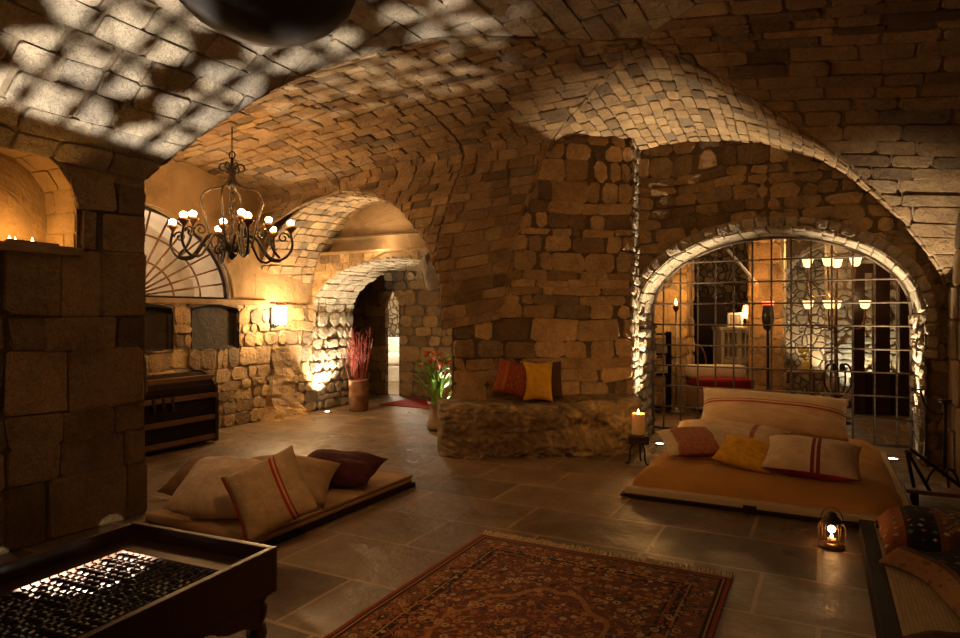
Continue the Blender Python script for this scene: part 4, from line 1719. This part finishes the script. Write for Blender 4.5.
vas = thing('flower_vase', 'waisted clay vase with flowers standing at the left end of the rock bench', 'vase', (-4.30, 7.05, 0))
mb = MB()
mb.lathe([(.10, 0), (.125, .02), (.13, .07), (.10, .15), (.075, .22), (.085, .29), (.115, .335), (.118, .345), (.10, .345), (.07, .25), (.001, .22)], (0, 0, 0), 24)
mb.build('vase_body', M['clay_grey'], vas, True)
pln = thing('flower_bunch', 'red and orange flowers with green leaves in the waisted clay vase', 'flowers', (-4.30, 7.05, .25))
leaf, = [MB()]
for k in range(26):
    a, r = U(0, 2 * PI), U(.2, 1)
    top = V((.30 * r * math.cos(a), .28 * r * math.sin(a), U(.42, .72)))
    mb = MB()
    mb.tube(chaikin([(0.04 * math.cos(a), .04 * math.sin(a), 0), (top.x * .35, top.y * .35, top.z * .6), top], 2), .0055, 5)
    mb.build('stem', M['light_green'], pln, True)
    if k < 15:
        mb = MB()
        c = top
        for q in range(7):
            b = 2 * PI * q / 7
            d = V((math.cos(b), math.sin(b), .5))
            s_ = V((-math.sin(b), math.cos(b), 0)) * .026
            mb.add([c, c + d * .035 + s_, c + d * .065 + V((0, 0, .015)), c + d * .035 - s_], [(0, 1, 2, 3)])
        mb.ball(c + V((0, 0, .01)), .025, 6, 4)
        mb.build('flower', M['petal_red'] if k % 3 else M['petal_orange'], pln, True)
for k in range(70):
    a, r = U(0, 2 * PI), U(.1, .95)
    c = V((.25 * r * math.cos(a), .25 * r * math.sin(a), U(.10, .58)))
    d = V((math.cos(a) * U(.4, 1), math.sin(a) * U(.4, 1), U(.2, 1.1))).normalized()
    sd = d.cross(V((0, 0, 1)))
    sd = sd.normalized() if sd.length > .1 else V((1, 0, 0))
    L, w = U(.09, .17), U(.02, .04)
    up = sd.cross(d) * .012
    mb = MB()
    mb.add([c, c + d * L * .4 + sd * w, c + d * L * .45 + up, c + d * L * .4 - sd * w, c + d * L * .75 + sd * w * .7, c + d * L * .75 - sd * w * .7, c + d * L - up], [(0, 1, 2), (0, 2, 3), (1, 4, 2), (2, 4, 6), (2, 6, 5), (2, 5, 3)])
    mb.build('leaf', M['green'] if k % 2 else M['light_green'], pln, True)

# ------------------------------------------------------------------ chandelier
cz = 6.8
cx, cy = at(232, cz)
ch = thing('chandelier', 'scrolled wrought iron chandelier with candle bulbs hanging in the left bay', 'chandelier', (cx, cy, hh(251, cz)), YAW)
H0 = hh(251, cz)
top = hh(160, cz) - H0
ceil_z = 3.52 - H0
mb = MB()
mb.tube([(0, 0, top + .02), (0, 0, ceil_z)], .006, 6)
mb.lathe([(.05, 0), (.04, -.03), (.012, -.05)], (0, 0, ceil_z), 12)
mb.build('hanging_rod', M['iron'], ch, True)
mb = MB()
nl = 9
for k in range(nl):
    z = .05 + (top - .28 - .05) * (k + .5) / nl
    hl = (top - .33) / nl * .68
    mb.tube([((.026 * math.cos(t)) if k % 2 else 0, 0 if k % 2 else .026 * math.cos(t), z + hl * math.sin(t)) for t in [2 * PI * i / 14 for i in range(14)]], .007, 5, True)
mb.build('chain', M['iron'], ch, True)
mb = MB()
mb.lathe([(.008, top - .32), (.035, top - .3), (.045, top - .24), (.03, top - .17), (.045, top - .12), (.02, top - .06), (.012, top + .03)], (0, 0, 0), 12)
mb.tube([(.03 * math.cos(t), 0, top + .05 + .04 * math.sin(t)) for t in [2 * PI * i / 14 for i in range(14)]], .008, 5, True)
mb.build('top_collar', M['iron'], ch, True)


def spiral(c, r0, r1, a0, turns, n=22):
    """points (r, z) of a scroll"""
    return [(c[0] + (r0 + (r1 - r0) * i / n) * math.cos(a0 + turns * 2 * PI * i / n), c[1] + (r0 + (r1 - r0) * i / n) * math.sin(a0 + turns * 2 * PI * i / n)) for i in range(n + 1)]


def rad(pts, a):
    return [V((r * math.cos(a), r * math.sin(a), z)) for r, z in pts]


for k in range(6):
    a = 2 * PI * k / 6 + .3
    mb = MB()
    mb.tube(rad([(.02, top - .18), (.03, top - .1)] + spiral((.085, top - .09), .055, .018, PI, -1.1), a), .010, 6)
    mb.build('top_scroll', M['iron'], ch, True)
for k in range(4):
    a = 2 * PI * k / 4 + .05
    mb = MB()
    mb.tube(chaikin(rad([(.03, top - .22), (.1, top - .29), (.27, top - .31), (.33, top - .42), (.27, top - .6), (.24, .2), (.2, .03)], a), 3), .011, 6)
    mb.build('hoop_bar', M['iron'], ch, True)
mb = MB()
mb.lathe([(.01, -.09), (.045, -.06), (.06, -.01), (.05, .04), (.07, .07), (.03, .11), (.01, .13)], (0, 0, 0), 14)
mb.build('hub', M['iron'], ch, True)


def cand_arm(a, R_, zc, mb_s=1.0):
    mb = MB()
    pts = chaikin([V((r, z, 0)) for r, z in ((.04, .0), (.1, .16), (.24, .17), (.33, .0), (.40, -.09), (.54, -.09), (R_ + .03, .04), (R_, zc - .06))], 3)
    mb.tube(rad([(p.x, p.y) for p in pts], a), .014, 7)
    mb.tube(rad(spiral((R_ - .075, zc - .10), .06, .015, 0, 1.2), a), .010, 6)
    mb.tube(rad(spiral((.13, -.0), .06, .015, PI, -1.2), a), .011, 6)
    arm = mb.build('arm', M['iron'], ch, True)
    c = (R_ * math.cos(a), R_ * math.sin(a), zc)
    mb = MB()
    mb.lathe([(.012, -.06), (.02, -.04), (.05, -.01), (.062, .012), (.055, .012), (.001, .005)], c, 14)
    mb.build('drip_pan', M['bronze'], arm, True)
    mb = MB()
    mb.lathe([(.03, .005), (.032, .02), (.03, .03), (.001, .035)], c, 12)
    mb.build('candle_sleeve', M['wax'], arm, True)
    mb = MB()
    mb.lathe([(.001, .03), (.03, .034), (.038, .052), (.036, .07), (.016, .086), (.001, .09)], c, 12)
    mb.build('bulb', M['bulb'], arm, True)
    light('bulb_light', 'POINT', (c[0], c[1], c[2] + .17), 6.5, (1, .50, .16), .03, parent=ch)


for k in range(6):
    cand_arm(PI / 6 * 0 + PI * k / 3 + .08, .60, .24)
for k in range(4):
    cand_arm(PI * k / 2 + .6, .38, .30)

# ------------------------------------------------------------------ wall lamp
wl = thing('wall_lamp', 'glowing glass wall lamp on the rubble wall beside the low arch', 'wall lamp', (UE + .02, 6.72, 1.45))
mb = MB()
mb.box(0, .03, -.05, .05, -.17, .1, .006)
mb.tube([(.02, 0, -.12), (.08, 0, -.15), (.14, 0, -.13)], .012, 6)
mb.build('bracket', M['iron'], wl, True)
mb = MB()
mb.lathe([(.07, -.13), (.075, -.125), (.085, .11), (.08, .12), (.07, .12)], (.14, 0, 0), 16)
mb.build('glass_shade', M['lamp_lit'], wl, True)
light('wall_lamp_light', 'POINT', (.30, 0, .06), 85, (1, .60, .25), .08, parent=wl)

# ------------------------------------------------------------------ hanging bowl
bx, by = at(264, 2.8)
bw = thing('hanging_bowl', 'large dark hammered metal bowl hanging under the pale front vault', 'bowl', (bx, by, hh(38, 2.8)))
mb = MB()
mb.lathe([(.001, 0), (.08, .004), (.2, .04), (.3, .095), (.37, .165), (.40, .24), (.405, .30), (.395, .30), (.36, .17), (.2, .055), (.001, .012)], (0, 0, 0), 40)
mb.build('bowl_shell', M['bowl_metal'], bw, True)
for k in range(3):
    a = 2 * PI * k / 3
    mb = MB()
    mb.tube([(.395 * math.cos(a), .395 * math.sin(a), .29), (.02 * math.cos(a), .02 * math.sin(a), .80), (0, 0, .98)], .007, 6)
    mb.build('chain', M['iron'], bw, True)

# ------------------------------------------------------------------ tealights in the niche
for nm, y, lb in (('a', 2.25, 'lit tealight in the orange wall niche, leftmost of the three'), ('b', 2.315, 'lit tealight in the orange wall niche, middle of the three'), ('c', 2.385, 'lit tealight in the orange wall niche, rightmost of the three')):
    x = UL - (.10 if nm != 'b' else .16)
    t = thing('tealight', lb, 'tealight', (x, y, 1.897), 0, 'tealights in the wall niche')
    mb = MB()
    mb.lathe([(.019, 0), (.02, .016), (.017, .016), (.001, .012)], (0, 0, 0), 14)
    mb.build('cup', M['steel'], t, True)
    mb = MB()
    mb.lathe([(.001, .012), (.007, .02), (.009, .028), (.004, .042), (.001, .05)], (0, 0, 0), 8)
    mb.build('flame', M['flame'], t, True)
    light('tealight_light', 'POINT', (0, 0, .06), 2.2, (1, .5, .12), .015, parent=t)


# ------------------------------------------------------------------ iron gate
gate = thing('iron_gate', 'arched iron grid gate closing the opening behind the mattress', 'gate', (GCc, 8.06, 0))
ga, gr = GAa - .05, GR - .05
gh = arch_half(ga, GS, gr, 0)
for k in range(13):
    x = -1.2 + .2 * k
    top = GS + gr * math.sqrt(max(0, 1 - (x / ga) ** 2))
    mb = MB()
    mb.tube([(x, 0, .06), (x, 0, top)], .011, 6)
    mb.build('vertical_bar', M['gate_iron'], gate, True)
for k in range(1, 10):
    h = .1 + .247 * k
    w = gh(h)
    if w < .1:
        continue
    mb = MB()
    mb.tube([(-w, -.016, h), (w, -.016, h)], .011, 6)
    mb.build('horizontal_bar', M['gate_iron'], gate, True)
mb = MB()
pts = [(-ga, 0, .06)] + [(-ga, 0, GS)] + [(ga * math.cos(PI - PI * i / 36), 0, GS + gr * math.sin(PI - PI * i / 36)) for i in range(1, 36)] + [(ga, 0, GS), (ga, 0, .06)]
mb.tube(pts, .017, 6)
mb.tube([(-ga, 0, .08), (ga, 0, .08)], .016, 6)
for x in (-ga, ga):
    mb.box(x - .015, x + .015, -.015, .015, 0, .09)
mb.build('arched_frame', M['gate_iron'], gate, True)

# ------------------------------------------------------------------ things at the right wall
st = thing('candlestick', 'tall black iron candlestick with a curved arm by the right wall', 'candlestick', (.93, 6.72, 0))
mb = MB()
mb.tube([(0, 0, .08), (0, 0, .72)], .014, 8)
mb.lathe([(.02, .70), (.05, .72), (.055, .73), (.001, .73)], (0, 0, 0), 12)
mb.build('stem', M['iron'], st, True)
for k in range(3):
    a = 2 * PI * k / 3 + .6
    mb = MB()
    mb.tube(rad([(p.x, p.y) for p in chaikin([V(q) for q in ((.0, .12, 0), (.06, .15, 0), (.11, .08, 0), (.13, .008, 0), (.15, .012, 0))], 2)], a), .010, 6)
    mb.build('foot', M['iron'], st, True)
mb = MB()
mb.tube(chaikin([(0, 0, .62), (-.06, 0, .60), (-.14, 0, .66), (-.17, 0, .80)], 3), .009, 6)
mb.lathe([(.02, 0), (.04, .012), (.001, .012)], (-.17, 0, .80), 10)
mb.build('curved_arm', M['iron'], st, True)
sl = thing('wooden_rack', 'low dark wooden rack of crossed bars on a plank beside the mattress corner', 'rack', (.84, 6.02, 0))
mb = MB()
mb.box(-.26, .22, -.10, .10, .09, .12, .005)
mb.build('plank', M['brown_wood'], sl)
for x0, x1, y in ((-.25, -.10, -.06), (-.22, .16, .07), (-.25, -.20, .0)):
    mb = MB()
    mb.tube([(x0, y, .40), (x1, y, .10)], .014, 6)
    mb.build('bar', M['black_wood'], sl, True)
for x in (-.2, .17):
    mb = MB()
    mb.box(x - .02, x + .02, -.09, .09, 0, .092, .004)
    mb.build('foot', M['black_wood'], sl)

# ------------------------------------------------------------------ floor spots
def uplight(label, loc, energy, target, angle, col=(1, .82, .56), size=.012, blend=.6):
    t = thing('floor_spot', label, 'floor spotlight', (loc[0], loc[1], 0), 0, 'floor spotlights')
    mb = MB()
    mb.lathe([(.062, 0), (.062, .012), (.055, .016), (.046, .016), (.044, .006)], (0, 0, 0), 20)
    mb.build('ring', M['steel'], t, True)
    mb = MB()
    mb.lathe([(.045, .004), (.044, .009), (.02, .012), (.001, .0125)], (0, 0, 0), 16)
    mb.build('lens', M['lens_lit'], t, True)
    light('floor_spot_light', 'SPOT', (loc[0], loc[1], .045), energy, col, size, target, angle, blend)
    return t


uplight('lit round floor spotlight at the left foot of the gate arch', (-1.60, 7.40), 950, (-1.62, 7.36, 3.0), 56, (1, .77, .48), .012, .9)
uplight('lit round floor spotlight at the right foot of the gate arch', (.64, 7.70), 950, (.66, 7.62, 3.0), 50, (1, .77, .48), .012, .9)
uplight('lit round floor spotlight at the pale jamb of the low arch', (-6.52, 7.56), 520, (-6.64, 7.95, 2.2), 84)
uplight('lit round floor spotlight behind the flower vase', (-4.12, 7.40), 200, (-4.2, 7.2, 2.0), 90, (1, .85, .5))
uplight('lit round floor spotlight under the lattice table', (-2.58, 1.50), 1300, (-3.75, 2.6, 3.0), 70, (1, .89, .72), .007, .35)

# ------------------------------------------------------------------ corridor
o = MB()
o.box(-6.3, -4.3, 8.55, 9.5, .002, .014, .002)
o = o.build('runner_rug', M['red_under'])
tag(o, 'dark red rug on the corridor floor beyond the low arch', 'rug')
lg = thing('bright_stand_in', 'white draped form standing in for a bright opening seen through the narrow corridor doorway', 'couch', (-8.35, 11.9, 0), D(20))  # added white form stands in for a bright area past the doorway
mb = MB()
mb.box(-.7, .7, -.35, .35, 0, .34, .02)
mb.build('plinth', M['pale_plaster'], lg)
mb = MB()
mb.box(-.68, .68, -.33, .33, .34, .62, .08)
mb.build('seat', M['white_cloth'], lg, True)
mb = MB()
mb.box(-.68, .68, .18, .36, .6, .95, .08)
mb.build('backrest', M['white_cloth'], lg, True)
light('corridor_room_lamp', 'POINT', (-8.0, 10.9, 2.0), 330, (1, .82, .58), .15)

# ------------------------------------------------------------------ room beyond the gate
def put(px, z):
    u, v = at(px, z)
    return u, v


u, v = put(676, 9.75)
tc = thing('floor_torch', 'tall pole floor torch shining on the left pillar beyond the gate', 'floor lamp', (u, v, 0))
mb = MB()
mb.lathe([(.13, 0), (.13, .02), (.03, .05), (.016, .1)], (0, 0, 0), 16)
mb.build('base', M['steel'], tc, True)
mb = MB()
mb.tube([(0, 0, .06), (0, 0, 1.52)], .016, 8)
mb.ball((0, 0, .72), .03, 8, 5)
mb.build('pole', M['steel'], tc, True)
mb = MB()
mb.lathe([(.015, 1.5), (.045, 1.54), (.05, 1.6), (.03, 1.6), (.001, 1.56)], (0, 0, 0), 14)
mb.build('cup', M['bronze'], tc, True)
mb = MB()
mb.lathe([(.001, 1.58), (.02, 1.6), (.022, 1.63), (.001, 1.69)], (0, 0, 0), 10)
mb.build('flame', M['flame'], tc, True)
light('torch_light', 'POINT', (0, 0, 1.74), 30, (1, .5, .14), .03, parent=tc)

u, v = put(768, 10.0)
rl = thing('red_lamp', 'black post lamp with a small red shade before the stone pillar beyond the gate', 'floor lamp', (u, v, 0))
mb = MB()
mb.lathe([(.14, 0), (.14, .02), (.05, .05), (.022, .2), (.022, 1.2), (.07, 1.25), (.09, 1.42), (.07, 1.6)], (0, 0, 0), 12)
mb.build('post', M['black_paint'], rl, True)
mb = MB()
mb.lathe([(.07, 1.6), (.09, 1.63), (.085, 1.66), (.001, 1.66)], (0, 0, 0), 14)
mb.build('shade', M['red_shade'], rl, True)
mb = MB()
for k in range(4):
    a = PI / 4 + PI / 2 * k
    mb.tube([(0, 0, .35), (.12 * math.cos(a), .12 * math.sin(a), .18), (.2 * math.cos(a), .2 * math.sin(a), .012)], .014, 6)
mb.build('tripod', M['black_paint'], rl, True)
light('red_lamp_light', 'POINT', (0, 0, 1.78), 26, (1, .45, .12), .04, parent=rl)

# branching candelabrum
u, v = put(836, 9.2)
tr_ = thing('candelabrum', 'branching iron tree candelabrum with two tiers of small lit shades', 'candelabrum', (u, v, 0), YAW)
z9 = 9.2
mb = MB()
mb.lathe([(.2, 0), (.2, .02), (.05, .06), (.028, .15)], (0, 0, 0), 14)
mb.tube([(0, 0, .1), (.01, 0, .6), (-.008, 0, 1.1), (0, 0, 1.62), (0, 0, 1.9)], [.032, .028, .026, .022, .016], 8)
mb.build('trunk_stem', M['bronze'], tr_, True)
tiers = [(hh(306, z9) - .02, [-.33, -.18, .09, .35], .0, 1.18), (hh(264, z9) - .02, [-.34, -.19, .10, .22], .0, 1.62)]
for (zc, xs, _, zb) in tiers:
    for i, dx in enumerate(xs):
        dy = (.12, -.14, .16, -.1)[i]
        mb = MB()
        mb.tube(chaikin([(0, 0, zb), (dx * .35, dy * .35, zb + (zc - zb) * .1 + .08), (dx * .85, dy * .85, zb + .05), (dx, dy, zc - .14), (dx, dy, zc - .02)], 3), .012, 6)
        br = mb.build('branch', M['bronze'], tr_, True)
        mb = MB()
        mb.lathe([(.025, -.02), (.05, .0), (.062, .05), (.075, .095), (.07, .095), (.02, .0)], (dx, dy, zc), 14)
        mb.build('glass_shade', M['shade_lit'], br, True)
        light('candelabrum_light', 'POINT', (dx, dy, zc + .13), 3.0, (1, .62, .26), .03, parent=tr_)
u, v = put(838, 8.75)
sc = thing('scroll_stand', 'black wrought iron scroll stand just behind the gate', 'stand', (u, v, 0), YAW)
mb = MB()
mb.tube([(0, 0, .05), (0, 0, .62)], .02, 8)
mb.lathe([(.16, 0), (.16, .02), (.03, .06)], (0, 0, 0), 12)
mb.build('stem', M['iron'], sc, True)
for sx in (-1, 1):
    for (r0, h0) in ((.19, .62), (.10, .62)):
        mb = MB()
        pts = [V((sx * x, 0, z)) for x, z in ((0, h0 - .28), (r0 * .8, h0 - .2), (r0 * 1.05, h0), (r0 * .8, h0 + .16), (r0 * .35, h0 + .18), (r0 * .3, h0 + .08))]
        mb.tube(chaikin(pts, 3), .013, 6)
        mb.build('scroll', M['iron'], sc, True)
    mb = MB()
    mb.tube([V((sx * p[0], 0, p[1])) for p in spiral((.12, .26), .075, .02, PI / 2, 1.3)], .012, 6)
    mb.build('scroll', M['iron'], sc, True)

# white dresser, frame and lamp
u, v = put(735, 12.0)
D_S = 1.18
cb = thing('white_dresser', 'carved white dresser with lattice doors in the room beyond the gate', 'dresser', (u, v, 0), YAW)
mb = MB()
mb.box(-.28, .28, -.18, .2, 0, .06, .005)
for x in (-.27, -.01, .25):
    mb.box(x, x + .03, -.19, .2, .05, 1.05, .004)
mb.box(-.3, .3, -.2, .22, 1.05, 1.1, .008)
mb.box(-.28, .28, .17, .2, .05, 1.05)
mb.box(-.27, .27, -.18, .18, .55, .58)
mb.build('carcass', M['white_paint'], cb)
for x0 in (-.24, .02):
    for z0, z1 in ((.08, .55), (.59, 1.04)):
        mb = MB()
        mb.box(x0, x0 + .23, -.195, -.18, z0, z0 + .03)
        mb.box(x0, x0 + .23, -.195, -.18, z1 - .03, z1)
        for k in range(4):
            mb.box(x0 + .07 * k, x0 + .07 * k + .018, -.195, -.18, z0, z1)
        mb.box(x0, x0 + .23, -.194, -.181, (z0 + z1) / 2 - .012, (z0 + z1) / 2 + .012)
        mb.build('door', M['white_paint'], cb)
cb.scale = (1.18, 1, 1.12)
fr = thing('picture_frame', 'small white picture frame standing on the white dresser', 'picture frame', (u, v, 1.232), YAW)
mb = MB()
for a in ((-.18, -.14, 0, .26), (.06, .10, 0, .26), (-.14, .06, 0, .04), (-.14, .06, .22, .26)):
    mb.box(a[0], a[1], -.12, -.09, a[2], a[3], .004)
mb.build('border', M['white_paint'], fr)
mb = MB()
mb.box(-.14, .06, -.10, -.095, .04, .22)
mb.build('backing', M['clay_grey'], fr)
lamp = thing('table_lamp', 'orange shaded table lamp at the right end of the white dresser', 'table lamp', (u + .2, v + .14, 1.232))
mb = MB()
mb.lathe([(.05, 0), (.05, .02), (.02, .04), (.03, .1), (.015, .18)], (0, 0, 0), 12)
mb.build('base', M['brass'], lamp, True)
mb = MB()
mb.lathe([(.12, .16), (.075, .40)], (0, 0, 0), 18)
mb.f, mb.mi, mb.uv = mb.f[:-2], mb.mi[:-2], mb.uv[:-2]
mb.build('shade', M['orange_shade'], lamp, True)
light('table_lamp_light', 'POINT', (0, -.25, .3), 14, (1, .6, .25), .05, parent=lamp)
# day couch with a maroon throw
u, v = put(719, 9.9)
cu = thing('couch', 'pale couch with a maroon seat band before the white dresser', 'couch', (u, v, 0), YAW)
mb = MB()
mb.box(-.42, .42, -.3, .3, .05, .36, .03)
mb.build('base', M['cream_tan'], cu)
mb = MB()
mb.box(-.41, .41, -.31, .3, .36, .5, .04)
mb.build('seat_band', M['red_under'], cu, True)
mb = MB()
mb.box(-.43, .43, .05, .3, .48, .68, .05)
mb.build('back_cushion', M['white_cloth'], cu, True)
# dark cabinet, chair and shelf at the left
u, v = put(707, 12.9)
kb = thing('tall_cabinet', 'tall black cabinet left of the white dresser beyond the gate', 'cabinet', (u, v, 0), YAW)
mb = MB()
mb.box(-.26, .3, -.2, .2, 0, 1.8, .01)
mb.build('carcass', M['black_wood'], kb)
for x in (-.25, .03):
    mb = MB()
    mb.box(x, x + .26, -.215, -.2, .05, 1.75, .006)
    mb.build('door', M['black_wood'], kb)
u, v = put(709, 10.9)
cr = thing('dining_chair', 'dark wooden chair with a curved back beside the white dresser', 'chair', (u, v, 0), YAW + .6)
mb = MB()
mb.box(-.2, .2, -.2, .2, .42, .46, .012)
mb.build('seat', M['brown_wood'], cr)
for x in (-.17, .17):
    for y in (-.17, .17):
        mb = MB()
        mb.tube([(x, y, 0), (x, y, .43)], .018, 6)
        mb.build('leg', M['brown_wood'], cr, True)
mb = MB()
mb.tube(chaikin([(-.18, .18, .44), (-.2, .22, .8), (0, .25, 1.0), (.2, .22, .8), (.18, .18, .44)], 3), .016, 6)
mb.tube([(0, .2, .45), (0, .25, .96)], .012, 6)
mb.build('backrest', M['brown_wood'], cr, True)
u, v = put(664, 9.85)
sh = thing('wall_shelf_unit', 'dark shelf unit at the left edge of the room beyond the gate', 'shelf', (u - .05, v, 0), YAW)
mb = MB()
for z in (.05, .55, .85, 1.15):
    mb.box(-.2, .13, -.12, .12, z, z + .025, .003)
for x in (-.2, .11):
    mb.box(x, x + .02, -.12, .12, 0, 1.2, .003)
mb.build('shelf_rack', M['black_wood'], sh)
for z, lb in ((.575, 'pale box on the middle shelf of the dark unit beyond the gate'), (.875, 'pale box on the upper shelf of the dark unit beyond the gate')):
    mb = MB()
    mb.box(-.09, .08, -.09, .05, 0, .11, .006)
    o = mb.build('box', M['white_paint'])
    o.location = (u - .05, v, z)
    o.rotation_euler = (0, 0, YAW)
    tag(o, lb, 'box', 'pale boxes on the dark shelf unit')
# side table with yellow flowers
u, v = put(806, 11.3)
tb = thing('side_table', 'small dark side table under the back arch with yellow flowers on it', 'table', (u, v, 0), YAW)
mb = MB()
mb.box(-.35, .25, -.2, .2, .44, .48, .006)
mb.build('tabletop', M['brown_wood'], tb)
for x in (-.32, .22):
    for y in (-.17, .17):
        mb = MB()
        mb.box(x - .02, x + .02, y - .02, y + .02, 0, .44, .003)
        mb.build('leg', M['brown_wood'], tb)
fv = thing('glass_jar', 'squat jar of yellow flowers on the small table beyond the gate', 'jar', (u, v, .48))
mb = MB()
mb.lathe([(.06, 0), (.08, .05), (.07, .14), (.05, .18), (.001, .17)], (0, 0, 0), 14)
mb.build('jar_body', M['yellow_flower'], fv, True)
yf = thing('flower_bunch', 'small bunch of yellow flowers in the squat jar beyond the gate', 'flowers', (u, v, .64))
for k in range(9):
    c = (U(-.1, .1), U(-.08, .08), U(.05, .2))
    mb = MB()
    mb.ball(c, .035, 7, 5)
    mb.tube([(0, 0, 0), c], .004, 4)
    mb.build('flower', M['yellow_flower'], yf, True)
# rail hanging under the beams
u, v = put(741, 9.2)
rd = Matrix.Rotation(YAW, 4, 'Z')
mb = MB()
p0, p1 = V((*put(727, 9.0), hh(249, 9.0))), V((*put(756, 9.9), hh(283, 9.9)))
mb.tube([p0, p1], .022, 8)
o = mb.build('hanging_pole', M['steel'])
o2 = MB()
tag(o, 'pale slanting pole hanging under the beams beyond the gate', 'pole')
mb = MB()
for p in (p0.lerp(p1, .1), p0.lerp(p1, .9)):
    mb.tube([p, (p.x, p.y, 2.8)], .004, 5)
mb.build('wire', M['iron'], o)

light('beyond_lamp', 'POINT', (-2.6, 10.6, 2.5), 26, (1, .6, .28), .15)
light('beyond_lamp', 'POINT', (-.3, 11.6, 2.4), 24, (1, .62, .3), .15)
light('back_arch_spot', 'SPOT', (.3, 13.2, .05), 220, (1, .82, .55), .05, (.3, 13.3, 3), 120)
sx, sy = dm @ V((.4, .4, 0)) * 1, 0
p = dm @ V((.35, .4, .1))
light('stair_spot', 'SPOT', p, 130, (.95, .95, .72), .05, dm @ V((.35, .6, 3)), 120)

# ------------------------------------------------------------------ fan recess lamp and added fill lights
light('fan_recess_lamp', 'POINT', (UE - .40, 4.3, 1.85), 65, (1, .78, .55), .06)
light('lunette_fill', 'POINT', (-5.5, YW - .12, 2.48), 9, (1, .70, .38), .06)  # added to brighten the lunette and plaster, no lamp seen on the ledge
# fill lights added out of frame, behind and above the camera
light('rear_fill', 'POINT', (-1.2, -1.2, 2.3), 40, (1, .44, .12), .35)
light('overhead_fill_spot', 'SPOT', (-.7, 1.7, 2.8), 160, (1, .47, .15), .12, (-1.9, 6.6, 1.3), 66, .9)  # overhead fill added to light the pier and gate wall
light('overhead_fill_spot', 'SPOT', (-.9, 1.5, 2.8), 82, (1, .48, .16), .12, (-2.5, 3.2, .0), 62, .9)  # second overhead fill, added to brighten the rug

w = bpy.data.worlds.new('world')
SC.world = w
w.use_nodes = True
w.node_tree.nodes['Background'].inputs[0].default_value = (1, .6, .3, 1)
w.node_tree.nodes['Background'].inputs[1].default_value = .015

# added narrow spots imitate spill of the table spot by the wall foot
for x, y in ((-4.30, 2.78), (-4.28, 2.12)):
    light('added_spill_spot', 'SPOT', (-3.1, 1.95, .16), 40, (1, .85, .62), .004, (x, y, 0), 6, .3)
